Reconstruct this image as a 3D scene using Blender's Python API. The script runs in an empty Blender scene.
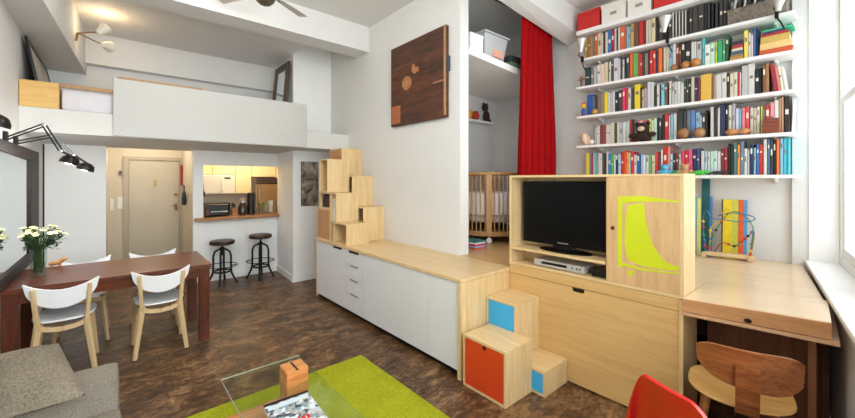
import bpy, bmesh, math, random
from mathutils import Vector, Matrix
random.seed(7)
PI = math.pi
S = bpy.context.scene
COL = S.collection

# ---------------------------------------------------------------- helpers
def srgb(h):
    if isinstance(h, str):
        h = h.lstrip('#'); c = [int(h[i:i+2], 16)/255 for i in (0, 2, 4)]
    else:
        c = [v/255 for v in h]
    return tuple((v/12.92 if v <= .04045 else ((v+.055)/1.055)**2.4) for v in c) + (1.0,)

MATS = {}
def _new(name):
    m = bpy.data.materials.new(name); m.use_nodes = True
    nt = m.node_tree; b = nt.nodes['Principled BSDF']
    return m, nt, b
def plain(name, col, rough=.5, metal=0.0, var=.04, scale=6.0, bump=0.0, coat=0.0, spec=.5):
    """painted / plastic surface with a slight procedural variation"""
    if name in MATS: return MATS[name]
    m, nt, b = _new(name)
    tc = nt.nodes.new('ShaderNodeTexCoord'); n = nt.nodes.new('ShaderNodeTexNoise')
    n.inputs['Scale'].default_value = scale; n.inputs['Detail'].default_value = 4
    nt.links.new(tc.outputs['Object'], n.inputs['Vector'])
    r = nt.nodes.new('ShaderNodeValToRGB'); c = srgb(col)
    r.color_ramp.elements[0].color = tuple(max(0, v*(1-var)) for v in c[:3]) + (1,)
    r.color_ramp.elements[1].color = tuple(min(1, v*(1+var)) for v in c[:3]) + (1,)
    r.color_ramp.elements[0].position = .3; r.color_ramp.elements[1].position = .7
    nt.links.new(n.outputs['Fac'], r.inputs['Fac']); nt.links.new(r.outputs['Color'], b.inputs['Base Color'])
    b.inputs['Roughness'].default_value = rough; b.inputs['Metallic'].default_value = metal; b.inputs['Specular IOR Level'].default_value = spec
    b.inputs['Coat Weight'].default_value = coat
    if bump:
        bp = nt.nodes.new('ShaderNodeBump'); bp.inputs['Strength'].default_value = bump; bp.inputs['Distance'].default_value = .004
        nt.links.new(n.outputs['Fac'], bp.inputs['Height']); nt.links.new(bp.outputs['Normal'], b.inputs['Normal'])
    MATS[name] = m; return m
def wood(name, c1, c2, axis='x', scale=1.0, rough=.4, stretch=14.0):
    """grain stretched along one object axis"""
    if name in MATS: return MATS[name]
    m, nt, b = _new(name)
    tc = nt.nodes.new('ShaderNodeTexCoord'); mp = nt.nodes.new('ShaderNodeMapping')
    s = [stretch*scale]*3; s['xyz'.index(axis)] = 1.1*scale
    mp.inputs['Scale'].default_value = s
    n = nt.nodes.new('ShaderNodeTexNoise'); n.inputs['Scale'].default_value = 1.6; n.inputs['Detail'].default_value = 8
    n.inputs['Roughness'].default_value = .65; n.inputs['Distortion'].default_value = .5
    n2 = nt.nodes.new('ShaderNodeTexNoise'); n2.inputs['Scale'].default_value = 7; n2.inputs['Detail'].default_value = 3
    r = nt.nodes.new('ShaderNodeValToRGB')
    r.color_ramp.elements[0].color = srgb(c1); r.color_ramp.elements[1].color = srgb(c2)
    r.color_ramp.elements[0].position = .32; r.color_ramp.elements[1].position = .68
    mx = nt.nodes.new('ShaderNodeMath'); mx.operation = 'MULTIPLY_ADD'; mx.inputs[1].default_value = .3; 
    L = nt.links.new
    L(tc.outputs['Object'], mp.inputs['Vector']); L(mp.outputs['Vector'], n.inputs['Vector']); L(mp.outputs['Vector'], n2.inputs['Vector'])
    L(n2.outputs['Fac'], mx.inputs[0])
    sb = nt.nodes.new('ShaderNodeMath'); sb.operation = 'SUBTRACT'; sb.inputs[1].default_value = .15
    L(n.outputs['Fac'], sb.inputs[0]); L(sb.outputs[0], mx.inputs[2]); L(mx.outputs[0], r.inputs['Fac'])
    L(r.outputs['Color'], b.inputs['Base Color'])
    b.inputs['Roughness'].default_value = rough
    MATS[name] = m; return m
def emit(name, col, strength):
    if name in MATS: return MATS[name]
    m, nt, b = _new(name)
    b.inputs['Base Color'].default_value = srgb(col); b.inputs['Emission Color'].default_value = srgb(col)
    b.inputs['Emission Strength'].default_value = strength
    MATS[name] = m; return m
def thin_glass(name, tint=(1, 1, 1), refl=.08, rough=0.0):
    if name in MATS: return MATS[name]
    m, nt, b = _new(name)
    out = nt.nodes['Material Output']
    t = nt.nodes.new('ShaderNodeBsdfTransparent'); t.inputs['Color'].default_value = tuple(tint)+(1,)
    g = nt.nodes.new('ShaderNodeBsdfGlossy'); g.inputs['Roughness'].default_value = rough
    lw = nt.nodes.new('ShaderNodeLayerWeight'); lw.inputs['Blend'].default_value = .5
    pw = nt.nodes.new('ShaderNodeMath'); pw.operation = 'POWER'; pw.inputs[1].default_value = 3.0
    ma = nt.nodes.new('ShaderNodeMath'); ma.operation = 'MULTIPLY_ADD'; ma.inputs[1].default_value = refl*3; ma.inputs[2].default_value = refl*.3
    mx = nt.nodes.new('ShaderNodeMixShader')
    nt.links.new(lw.outputs['Facing'], pw.inputs[0]); nt.links.new(pw.outputs[0], ma.inputs[0])
    nt.links.new(ma.outputs[0], mx.inputs['Fac']); nt.links.new(t.outputs[0], mx.inputs[1]); nt.links.new(g.outputs[0], mx.inputs[2])
    nt.links.new(mx.outputs[0], out.inputs['Surface'])
    MATS[name] = m; return m

class MB:
    """collects shapes into one bmesh"""
    def __init__(self): self.bm = bmesh.new(); self.mi = 0
    def _f(self, vs):
        try:
            f = self.bm.faces.new(vs); f.material_index = self.mi; return f
        except ValueError: return None
    def hexa(self, p, bev=0.0):
        """8 points: bottom ring (4) then top ring (4)"""
        v = [self.bm.verts.new(q) for q in p]
        for q in ((3,2,1,0),(4,5,6,7),(0,1,5,4),(1,2,6,5),(2,3,7,6),(3,0,4,7)): self._f([v[i] for i in q])
        if bev > 0:
            es = list({e for w in v for e in w.link_edges})
            bmesh.ops.bevel(self.bm, geom=es, offset=bev, segments=2, affect='EDGES', profile=.6, clamp_overlap=True)
        return self
    def box(self, x0, x1, y0, y1, z0, z1, bev=0.0):
        return self.hexa([(x0,y0,z0),(x1,y0,z0),(x1,y1,z0),(x0,y1,z0),(x0,y0,z1),(x1,y0,z1),(x1,y1,z1),(x0,y1,z1)], bev)
    def bar(self, a, b, w, h, up=(0,0,1), bev=0.0, w2=None, h2=None):
        a, b = Vector(a), Vector(b); d = (b-a).normalized(); s = d.cross(Vector(up))
        if s.length < 1e-4: s = d.cross(Vector((1,0,0)))
        s.normalize(); u = s.cross(d).normalized(); w2 = w2 or w; h2 = h2 or h
        P = []
        for c, ww, hh in ((a,w,h),(b,w2,h2)):
            for i, j in ((-1,-1),(1,-1),(1,1),(-1,1)): P.append(c+s*ww/2*i+u*hh/2*j)
        return self.hexa(P, bev)
    def tube(self, pts, r, n=8, r2=None, closed=False):
        pts = [Vector(p) for p in pts]; N = len(pts); rings = []
        for i, p in enumerate(pts):
            if closed: d = pts[(i+1) % N]-pts[i-1]
            else: d = pts[min(i+1, N-1)]-pts[max(i-1, 0)]
            d.normalize()
            if i == 0:
                a = Vector((0,0,1)) if abs(d.z) < .9 else Vector((1,0,0))
                s = d.cross(a).normalized()
            else:
                s = (s - d*s.dot(d)).normalized()
            u = d.cross(s)
            rr = r if r2 is None else r+(r2-r)*i/max(1, N-1)
            if isinstance(r, (list, tuple)): rr = r[i]
            rings.append([self.bm.verts.new(p+s*rr*math.cos(2*PI*k/n)+u*rr*math.sin(2*PI*k/n)) for k in range(n)])
        for i in range(N if closed else N-1):
            A, B = rings[i], rings[(i+1) % N]
            for k in range(n): self._f([A[k], A[(k+1) % n], B[(k+1) % n], B[k]])
        if not closed:
            self._f(rings[0][::-1]); self._f(rings[-1])
        return self
    def lathe(self, prof, n=20, c=(0,0,0), M=None):
        """profile [(r,z)...] about z through c"""
        c = Vector(c); rings = []
        for r, z in prof:
            ps = [Vector((r*math.cos(2*PI*k/n), r*math.sin(2*PI*k/n), z)) for k in range(n)] if r > 1e-6 else [Vector((0,0,z))]
            if M: ps = [M @ p for p in ps]
            rings.append([self.bm.verts.new(p+c) for p in ps])
        for A, B in zip(rings, rings[1:]):
            for k in range(n):
                k2 = (k+1) % n
                if len(A) == 1 and len(B) == 1: continue
                if len(A) == 1: self._f([A[0], B[k2], B[k]])
                elif len(B) == 1: self._f([A[k], A[k2], B[0]])
                else: self._f([A[k], A[k2], B[k2], B[k]])
        if len(rings[0]) > 1: self._f(rings[0][::-1])
        if len(rings[-1]) > 1: self._f(rings[-1])
        return self
    def ball(self, c, r, n=12, sz=(1,1,1)):
        m = 8
        return self.lathe([(r*math.sin(PI*i/m), -r*math.cos(PI*i/m)) for i in range(m+1)], n, c, Matrix.Diagonal(Vector(sz)).to_4x4())
    def prism(self, poly, ax, d0, d1):
        """polygon of 2-D points extruded along axis ax ('x','y','z'); the other two coordinates in xyz order"""
        def p(q, d): return {'x': (d,q[0],q[1]), 'y': (q[0],d,q[1]), 'z': (q[0],q[1],d)}[ax]
        A = [self.bm.verts.new(p(q, d0)) for q in poly]; B = [self.bm.verts.new(p(q, d1)) for q in poly]
        n = len(poly); self._f(A[::-1]); self._f(B)
        for k in range(n): self._f([A[k], A[(k+1) % n], B[(k+1) % n], B[k]])
        return self
    def grid(self, fn, nu, nv, wrap=False):
        V = [[self.bm.verts.new(fn(i/nu, j/nv)) for j in range(nv+1)] for i in range(nu+1)]
        for i in range(nu):
            for j in range(nv): self._f([V[i][j], V[i+1][j], V[i+1][j+1], V[i][j+1]])
        return self
    def thick(self, t):
        """solidify everything collected so far"""
        bmesh.ops.recalc_face_normals(self.bm, faces=self.bm.faces)
        bmesh.ops.solidify(self.bm, geom=list(self.bm.faces), thickness=t); return self
    def build(self, name, mat, parent=None, smooth=False, local=False, origin=None):
        bm = self.bm
        bmesh.ops.recalc_face_normals(bm, faces=bm.faces)
        off = None
        if parent is not None and not local: bmesh.ops.transform(bm, matrix=wm(parent).inverted(), verts=bm.verts)
        if origin is not None: bmesh.ops.translate(bm, vec=-Vector(origin), verts=bm.verts)
        me = bpy.data.meshes.new(name); bm.to_mesh(me); bm.free()
        for m in (mat if isinstance(mat, (list, tuple)) else [mat]): me.materials.append(m)
        if smooth:
            for p in me.polygons: p.use_smooth = True
            try: me.set_sharp_from_angle(angle=math.radians(40))
            except Exception: pass
        o = bpy.data.objects.new(name, me); COL.objects.link(o)
        if origin is not None: o.location = origin
        if parent is not None: o.parent = parent
        return o
def wm(o):
    m = o.matrix_basis.copy()
    while o.parent is not None: o = o.parent; m = o.matrix_basis @ m
    return m
def tag(o, label, cat, group=None, kind=None):
    o['label'] = label; o['category'] = cat
    if group: o['group'] = group
    if kind: o['kind'] = kind
    return o
def thing(name, label, cat, loc=(0,0,0), rz=0.0, group=None):
    o = bpy.data.objects.new(name, None); COL.objects.link(o); o.empty_display_size = .05
    o.location = loc; o.rotation_euler = (0,0,rz)
    return tag(o, label, cat, group)
def struct(name, mb, mat, parent=None, smooth=False):
    o = mb.build(name, mat, parent, smooth)
    if parent is None: o['kind'] = 'structure'
    return o
def copy_tree(o, parent=None):
    c = o.copy(); COL.objects.link(c); c.parent = parent
    for ch in [x for x in bpy.data.objects if x.parent == o]: copy_tree(ch, c)
    return c
def box(*a, bev=0.0): return MB().box(*a, bev=bev)

# ---------------------------------------------------------------- camera
F_PX, CX, CY, EYE = 364.0, 427.5, 180.0, 1.56
ang = math.atan2(850-CX, F_PX)
cam = bpy.data.cameras.new('camera'); co = bpy.data.objects.new('camera', cam); COL.objects.link(co)
cam.sensor_fit = 'HORIZONTAL'; cam.sensor_width = 36; cam.lens = 36*F_PX/855
cam.shift_y = -(209-CY)/855; cam.clip_start = .05
co.location = (0, 0, EYE); co.rotation_euler = (PI/2, 0, ang)
S.camera = co
FW = Vector((-math.sin(ang), math.cos(ang), 0)); RT = Vector((math.cos(ang), math.sin(ang), 0)); UP = Vector((0,0,1))
def ray(px, py): return FW+RT*(px-CX)/F_PX+UP*(CY-py)/F_PX
# points of the photograph measured onto the room's planes
def on_x(px, py, x): d = ray(px, py); return Vector((0,0,EYE))+d*(x/d.x)
def on_y(px, py, y): d = ray(px, py); return Vector((0,0,EYE))+d*(y/d.y)
def on_z(px, py, z): d = ray(px, py); return Vector((0,0,EYE))+d*((z-EYE)/d.z)

# ---------------------------------------------------------------- materials
M_wall = plain('wall_paint', (216,215,213), .6, var=.015, scale=3)
M_ceil = plain('ceiling_paint', (218,216,213), .7, var=.015, scale=3)
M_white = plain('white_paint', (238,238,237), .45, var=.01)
M_warmwall = plain('entry_paint', (214,202,182), .6, var=.02)
M_lam = plain('white_laminate', (220,220,221), .35, var=.01)
M_ply = wood('birch_ply', (203,172,122), (225,196,148), 'z', 1.0, .45)
M_plyx = wood('birch_ply_long', (203,172,122), (224,195,148), 'x', 1.0, .35)
M_oak = wood('oak_panel', (196,156,98), (214,176,118), 'x', .8, .4)
M_oakz = wood('oak_door', (192,152,104), (214,178,132), 'z', 1.2, .45)
M_edge = wood('ply_edge', (150,112,70), (178,138,92), 'x', 2, .5)
M_red_table = wood('mahogany', (66,27,12), (116,56,27), 'y', 1.4, .3)
M_dark = plain('black_metal', (17,16,16), .45, var=.1, spec=.3)
M_blackp = plain('black_plastic', (14,14,15), .3, var=.1)
M_steel = plain('steel', (178,176,172), .3, metal=.9, var=.05)
M_chrome = plain('chrome', (215,215,215), .15, metal=1.0, var=.02)
M_beech = wood('beech', (204,172,126), (226,198,154), 'z', 1.5, .4)
M_red = plain('red_lacquer', (200,24,24), .35, var=.04)
M_orange = plain('orange_red_laminate', (206,66,24), .4, var=.03)
M_blue = plain('sky_blue_laminate', (58,168,222), .4, var=.03)
M_lime = plain('lime_paint', (196,206,20), .5, var=.04)
M_teal = plain('teal_board', (18,92,98), .5, var=.06)
M_pages = plain('paper_pages', (226,220,205), .8, var=.05)
M_walnut = wood('walnut_ply', (116,66,32), (168,106,60), 'x', 1.3, .35)
M_light_seat = wood('pale_seat_ply', (198,150,84), (220,178,112), 'x', 1.2, .4)

def floor_mat():
    m, nt, b = _new('brown_floor'); L = nt.links.new
    tc = nt.nodes.new('ShaderNodeTexCoord'); mp = nt.nodes.new('ShaderNodeMapping'); mp.inputs['Scale'].default_value = (1.4,.75,1)
    n1 = nt.nodes.new('ShaderNodeTexNoise'); n1.inputs['Scale'].default_value = 4.2; n1.inputs['Detail'].default_value = 9; n1.inputs['Roughness'].default_value = .68; n1.inputs['Distortion'].default_value = .8
    n2 = nt.nodes.new('ShaderNodeTexNoise'); n2.inputs['Scale'].default_value = 22; n2.inputs['Detail'].default_value = 6; n2.inputs['Distortion'].default_value = 1.0
    L(tc.outputs['Object'], mp.inputs['Vector']); L(mp.outputs['Vector'], n1.inputs['Vector']); L(mp.outputs['Vector'], n2.inputs['Vector'])
    ad = nt.nodes.new('ShaderNodeMath'); ad.operation = 'MULTIPLY_ADD'; ad.inputs[1].default_value = .55
    sb = nt.nodes.new('ShaderNodeMath'); sb.operation = 'SUBTRACT'; sb.inputs[1].default_value = .27
    L(n1.outputs['Fac'], sb.inputs[0]); L(n2.outputs['Fac'], ad.inputs[0]); L(sb.outputs[0], ad.inputs[2])
    r = nt.nodes.new('ShaderNodeValToRGB'); e = r.color_ramp.elements
    e[0].position = .3; e[0].color = srgb((36,25,16)); e[1].position = .76; e[1].color = srgb((164,126,86))
    q = e.new(.5); q.color = srgb((92,64,41))
    L(ad.outputs[0], r.inputs['Fac'])
    br = nt.nodes.new('ShaderNodeTexBrick'); br.inputs['Scale'].default_value = 1; br.inputs['Brick Width'].default_value = .9; br.inputs['Row Height'].default_value = .3
    br.inputs['Mortar Size'].default_value = .002; br.inputs['Color1'].default_value = (1,1,1,1); br.inputs['Color2'].default_value = (.86,.86,.86,1); br.inputs['Mortar'].default_value = (.6,.6,.6,1)
    L(tc.outputs['Object'], br.inputs['Vector'])
    mx = nt.nodes.new('ShaderNodeMix'); mx.data_type = 'RGBA'; mx.blend_type = 'MULTIPLY'; mx.inputs['Factor'].default_value = 1
    L(r.outputs['Color'], mx.inputs['A']); L(br.outputs['Color'], mx.inputs['B']); L(mx.outputs['Result'], b.inputs['Base Color'])
    b.inputs['Roughness'].default_value = .38; b.inputs['Specular IOR Level'].default_value = .35
    bp = nt.nodes.new('ShaderNodeBump'); bp.inputs['Strength'].default_value = .15; bp.inputs['Distance'].default_value = .01
    L(n2.outputs['Fac'], bp.inputs['Height']); L(bp.outputs['Normal'], b.inputs['Normal'])
    return m
def fabric(name, col, col2, scale=160, rough=.9):
    m, nt, b = _new(name); L = nt.links.new
    tc = nt.nodes.new('ShaderNodeTexCoord'); n = nt.nodes.new('ShaderNodeTexNoise'); n.inputs['Scale'].default_value = scale; n.inputs['Detail'].default_value = 3
    v = nt.nodes.new('ShaderNodeTexNoise'); v.inputs['Scale'].default_value = 6
    L(tc.outputs['Object'], n.inputs['Vector']); L(tc.outputs['Object'], v.inputs['Vector'])
    r = nt.nodes.new('ShaderNodeValToRGB'); r.color_ramp.elements[0].color = srgb(col); r.color_ramp.elements[1].color = srgb(col2)
    r.color_ramp.elements[0].position = .35; r.color_ramp.elements[1].position = .65
    a = nt.nodes.new('ShaderNodeMath'); a.operation = 'MULTIPLY_ADD'; a.inputs[1].default_value = .3; 
    s = nt.nodes.new('ShaderNodeMath'); s.operation = 'MULTIPLY_ADD'; s.inputs[1].default_value = .7
    L(v.outputs['Fac'], a.inputs[0]); L(s.outputs[0], a.inputs[2]); L(n.outputs['Fac'], s.inputs[0]); s.inputs[2].default_value = 0
    L(a.outputs[0], r.inputs['Fac']); L(r.outputs['Color'], b.inputs['Base Color'])
    bp = nt.nodes.new('ShaderNodeBump'); bp.inputs['Strength'].default_value = .4; bp.inputs['Distance'].default_value = .003
    L(n.outputs['Fac'], bp.inputs['Height']); L(bp.outputs['Normal'], b.inputs['Normal'])
    b.inputs['Roughness'].default_value = rough; b.inputs['Specular IOR Level'].default_value = .12
    return m
M_floor = floor_mat()
M_rug = fabric('lime_rug', (136,140,20), (166,168,38), 90)
M_sofa = fabric('sofa_fabric', (113,106,96), (145,136,124), 150)
M_pillow = fabric('pillow_fabric', (100,91,78), (142,131,114), 130)
M_curtain = fabric('red_curtain', (140,2,6), (158,4,9), 30, .8)

# ---------------------------------------------------------------- setting
ZC = 3.68          # ceiling
struct('floor', box(-8.1,.7,-.8,4.6,-.1,0), M_floor)
struct('ceiling', box(-8.1,.9,-.8,4.6,ZC,ZC+.1), M_ceil)
struct('ceiling_loft', box(-8.1,-4.681,-.66,2.069,3.48,ZC-.001), M_ceil)
struct('ceiling_kitchen', box(-8.0,-6.701,-.66,2.69,2.36,2.46), M_warmwall)
struct('wall_left', box(-8.1,.9,-.78,-.66,0,ZC), M_wall)
struct('wall_center', box(-8.1,-2.61,2.69,2.815,0,ZC), M_wall)
struct('wall_alcove', box(-3.74,-3.6,2.816,4.47,0,ZC), M_wall)
struct('wall_back', box(-3.74,-.1,4.471,4.6,0,ZC), M_wall)
struct('wall_pier', box(-.325,-.2,4.425,4.47,.0,ZC), M_wall)
struct('wall_entry', box(-8.2,-8.0,-.66,2.69,0,2.47), M_warmwall)
struct('wall_partition', box(-8.0,-6.56,.95,1.03,0,2.359), M_warmwall)
struct('wall_closet', box(-8.0,-6.45,-.659,-.08,0,2.009), M_white)  # lighter white than the main walls, in place of missing light under the loft
struct('wall_loft', box(-6.7,-6.6,-.659,2.689,2.24,3.479), M_wall)
struct('trim_loft', box(-6.6,-6.45,-.3,2.13,3.08,3.479), M_wall)
cl = MB(); cl.hexa([(-6.44,2.135,0),(-5.54,2.072,0),(-5.54,2.689,0),(-6.44,2.689,0),(-6.44,2.135,3.679),(-5.54,2.072,3.679),(-5.54,2.689,3.679),(-6.44,2.689,3.679)]); struct('column', cl, M_white)  # white also lightened to make up for weak light below the loft
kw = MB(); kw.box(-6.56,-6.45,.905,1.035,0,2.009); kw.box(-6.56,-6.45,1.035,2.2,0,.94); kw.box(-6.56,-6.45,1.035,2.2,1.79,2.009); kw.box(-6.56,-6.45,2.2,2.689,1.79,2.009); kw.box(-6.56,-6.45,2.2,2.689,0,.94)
struct('wall_kitchen', kw, M_white)  # brighter white stands in for light lacking under the loft
struct('loft_slab', box(-6.7,-4.95,-.659,2.689,2.01,2.239), plain('slab_white', (206,205,201), .5, var=.01))
struct('beam_ceiling', box(-4.68,-4.36,-.659,2.689,3.335,ZC-.001), M_wall)
lb = MB(); lb.hexa([(-7,-.659,2.95),(-2.2,-.659,2.95),(-2.2,-.52,2.95),(-6.599,-.27,2.95),(-6.599,-.659,ZC-.002),(-2.2,-.659,ZC-.002),(-2.2,-.52,ZC-.002),(-6.599,-.27,ZC-.002)])
struct('beam_left', lb, M_wall)
ba = MB(); ba.hexa([(-2.385,2.3,3.50),(-2.2,2.3,3.52),(-2.2,4.47,3.36),(-2.385,4.47,3.295),(-2.385,2.3,ZC-.001),(-2.2,2.3,ZC-.001),(-2.2,4.47,ZC-.001),(-2.385,4.47,ZC-.001)])
struct('beam_alcove', ba, M_wall)
pf = MB(); pf.box(-3.599,-1.972,2.816,2.95,.70,.785); pf.box(-2.609,-1.972,2.69,2.816,.70,.785); pf.box(-3.599,-.67,2.95,4.469,.70,.785)
struct('floor_platform', pf, wood('platform_wood', (186,144,92), (206,166,114), 'x', 1.0, .3))
# baseboards
struct('baseboard_kitchen', box(-6.449,-6.435,.905,2.13,0,.09), M_white)
cb = MB(); cb.hexa([(-6.434,2.12,0),(-5.54,2.058,0),(-5.54,2.071,0),(-6.434,2.134,0),(-6.434,2.12,.1),(-5.54,2.058,.1),(-5.54,2.071,.1),(-6.434,2.134,.1)]); cb.box(-5.539,-5.525,2.056,2.689,0,.1)
struct('baseboard_column', cb, M_white)

# window wall: runs from A towards the camera side, n points outside
A = Vector((-.215,4.43,0)); D = Vector((.128,-.9918,0)); Nn = Vector((.9918,.128,0))
def W(t, n, z): return A+D*t+Nn*n+UP*z
def wbox(mb, t0, t1, n0, n1, z0, z1, bev=0): return mb.hexa([W(t0,n0,z0),W(t1,n0,z0),W(t1,n1,z0),W(t0,n1,z0),W(t0,n0,z1),W(t1,n0,z1),W(t1,n1,z1),W(t0,n1,z1)], bev)
SILL, HEAD = .885, 3.35
OPEN = ((.0,2.1),(2.5,4.85))
ww = MB()
wbox(ww,-.16,0,0,.4,0,ZC); wbox(ww,2.1,2.5,0,.4,SILL-.03,HEAD); wbox(ww,4.85,5.4,0,.4,SILL-.03,HEAD)
wbox(ww,0,5.4,0,.4,0,SILL-.031); wbox(ww,0,5.4,0,.4,HEAD,ZC)
struct('wall_right', ww, M_wall)
M_pane = thin_glass('window_glass', (.96,.985,.985), .05)
for i, (t0, t1) in enumerate(OPEN):
    fr = MB(); z0, z1 = SILL, HEAD
    wbox(fr,t0,t0+.06,.16,.24,z0,z1,.004); wbox(fr,t1-.06,t1,.16,.24,z0,z1,.004)
    wbox(fr,t0+.06,t1-.06,.16,.24,z0,z0+.06,.004); wbox(fr,t0+.06,t1-.06,.16,.24,z1-.06,z1,.004)
    tm = (t0+t1)/2
    wbox(fr,tm-.04,tm+.04,.16,.24,z0+.06,z1-.06,.004)
    for a, b_ in ((t0+.06,tm-.04),(tm+.04,t1-.06)):
        wbox(fr,a,b_,.17,.22,2.16,2.22,.003)
        wbox(fr,a,a+.045,.175,.225,z0+.06,2.16,.003); wbox(fr,b_-.045,b_,.175,.225,z0+.06,2.16,.003)
        wbox(fr,a+.045,b_-.045,.175,.225,z0+.06,z0+.13,.003)
    wbox(fr,t0+.0005,t0+.014,-.012,.159,SILL,HEAD); wbox(fr,t1-.014,t1-.0005,-.012,.159,SILL,HEAD)
    wo = struct(f'window_{i+1}', fr, M_white)
    gl = MB(); wbox(gl,t0+.05,t1-.05,.198,.202,z0+.05,z1-.05); gl.build('pane', M_pane, wo)
    sl = MB(); wbox(sl,t0+.001,t1-.001,-.035,.4,SILL-.03,SILL,.006); sl.build('window_sill', M_white, wo)
bb = MB(); wbox(bb,.6,5.3,-.015,-.001,0,.11); struct('baseboard_right', bb, M_white)

# entrance door
d1 = MB(); d1.box(-8.0,-7.985,.19,.9,.005,1.9,.003)
door = d1.build('door_1', plain('door_paint', (196,186,166), .4, var=.02)); door['kind'] = 'structure'
fr = MB(); fr.box(-8.0,-7.955,.12,.187,0,1.96); fr.box(-8.0,-7.955,.903,.95,0,1.96); fr.box(-8.0,-7.955,.187,.903,1.905,1.96)
fr.build('door_frame', plain('frame_paint', (178,166,146), .4, var=.02), door)
M_brass = plain('aged_brass', (148,110,62), .35, metal=.7, var=.1)
box(-7.985,-7.975,.53,.575,1.44,1.56,bev=.002).build('peephole_plate', plain('tan_plate', (184,160,112), .4), door)
MB().lathe([(.028,0),(.028,.02),(.018,.035),(0,.036)], 16, (-7.985,.85,1.3), Matrix.Rotation(PI/2,4,'Y')).build('deadbolt', M_brass, door, True)
hd = MB(); hd.box(-7.985,-7.975,.835,.875,1.02,1.14,.002); hd.tube([(-7.975,.855,1.1),(-7.93,.855,1.1),(-7.93,.80,1.1)], .011)
hd.build('handle', M_brass, door, True)
def wallplate(y0, y1, z0, z1, label):
    o = box(-8.0,-7.99,y0,y1,z0,z1,bev=.002).build('light_switch_plate', M_white, origin=(-7.99,(y0+y1)/2,z0))
    b = box(-7.99,-7.985,(y0+y1)/2-.012,(y0+y1)/2+.012,(z0+z1)/2-.02,(z0+z1)/2+.02,bev=.002).build('toggle', M_white, o)
    tag(o, label, 'light switch', )
wallplate(-.045,-.005,1.06,1.25,'tall narrow white switch plate beside the closet edge')
wallplate(.045,.115,1.08,1.28,'wide white switch plate beside the entrance door frame')
tm = box(-8.0,-7.975,.06,.10,1.63,1.72,bev=.004).build('door_buzzer', plain('buzzer_grey', (150,140,130), .5), origin=(-7.99,.08,1.63)); 
box(-7.975,-7.972,.068,.092,1.66,1.7).build('button', M_dark, tm); tag(tm, 'small grey intercom box high beside the door frame', 'intercom')
um = box(-7.95,-7.90,.915,.945,1.46,1.83,bev=.01).build('red_scarf', plain('scarf_red', (170,30,22), .8), origin=(-7.93,.93,1.46)); tag(um, 'narrow red scarf hanging beyond the entrance door', 'scarf')
bg = MB(); bg.lathe([(.0,0),(.035,.01),(.04,.1),(.03,.2),(.012,.25),(.012,.34),(0,.345)], 14, (-7.4,.905,1.13), Matrix.Diagonal(Vector((1.4,.9,1))).to_4x4())
o = bg.build('hanging_bag', plain('bag_navy', (38,50,58), .7), smooth=True, origin=(-7.4,.905,1.13))
tag(o, 'dark blue bag hanging on the wall beyond the entry', 'bag')

# ---------------------------------------------------------------- kitchen
M_cream = plain('cream_cabinet', (228,212,170), .4, var=.02)
M_counter = wood('counter_wood', (150,96,54), (190,134,84), 'y', 1.3, .4)
o = MB().box(-6.66,-6.30,.915,2.12,.941,.985,.008)
o = o.build('bar_counter', M_counter, origin=(-6.47,1.5,.941)); tag(o, 'long wooden bar counter on the white kitchen half wall', 'counter')
for i, (y0, y1, lab) in enumerate(((1.05,1.37,'cream wall cabinet above the microwave nearest the doorway'),(1.372,1.75,'cream wall cabinet above the microwave, second from the doorway'))):
    c = thing('wall_cabinet', lab, 'cabinet', (-7.99,(y0+y1)/2,1.665), 0, 'cream kitchen wall cabinets')
    box(-7.99,-7.66,y0,y1,1.665,2.3).build('body', M_cream, c)
    box(-7.659,-7.64,y0+.004,y1-.004,1.67,2.29,bev=.003).build('door', M_cream, c)
for y0, y1, z0, lab in ((1.752,2.04,1.3,'tall cream wall cabinet between the microwave and the fridge'),(2.042,2.5,1.62,'short cream cabinet above the fridge'),(2.505,2.68,1.3,'cream wall cabinet at the far end past the fridge')):
    c = thing('wall_cabinet', lab, 'cabinet', (-7.99,(y0+y1)/2,z0), 0, 'cream kitchen wall cabinets')
    box(-7.99,-7.66,y0,y1,z0,2.3).build('body', M_cream, c)
    box(-7.659,-7.64,y0+.004,y1-.004,z0+.004,2.29,bev=.003).build('door', M_cream, c)
c = thing('microwave', 'white microwave oven hung under the cream cabinets', 'microwave', (-7.99,1.4,1.3))
box(-7.99,-7.62,1.06,1.74,1.3,1.66,bev=.006).build('body', plain('microwave_white', (226,224,214), .35), c)
box(-7.619,-7.605,1.07,1.52,1.315,1.64,bev=.003).build('door', plain('microwave_door', (205,205,200), .25), c)
box(-7.619,-7.605,1.53,1.73,1.315,1.64,bev=.003).build('control_panel', plain('microwave_panel', (214,212,206), .3), c)
box(-7.6045,-7.60,1.56,1.66,1.58,1.61).build('display', M_blackp, c)
MB().tube([(-7.605,1.515,1.35),(-7.58,1.515,1.36),(-7.58,1.515,1.6),(-7.605,1.515,1.61)], .008).build('handle', M_white, c, True)
# stove
c = thing('stove', 'black kitchen stove with raised back panel', 'stove', (-7.7,1.4,0))
box(-7.98,-7.38,1.06,1.72,0,.9,bev=.005).build('body', M_blackp, c)
box(-7.98,-7.88,1.06,1.72,.901,1.12,bev=.02).build('back_panel', M_blackp, c)
box(-7.879,-7.875,1.3,1.55,1.0,1.03).build('display', M_steel, c)
for k in range(4): MB().lathe([(.02,0),(.02,.02),(0,.02)], 12, (-7.88,1.1+.035*k*1.2,1.05), Matrix.Rotation(PI/2,4,'Y')).build('knob', M_steel, c)
# base cabinet with counter between stove and fridge
c = thing('base_cabinet', 'kitchen base cabinet between the stove and the fridge', 'cabinet', (-7.7,1.88,0))
box(-7.98,-7.4,1.722,2.04,0,.86).build('body', M_cream, c); box(-7.98,-7.36,1.722,2.04,.861,.9).build('worktop', M_counter, c)
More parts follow.
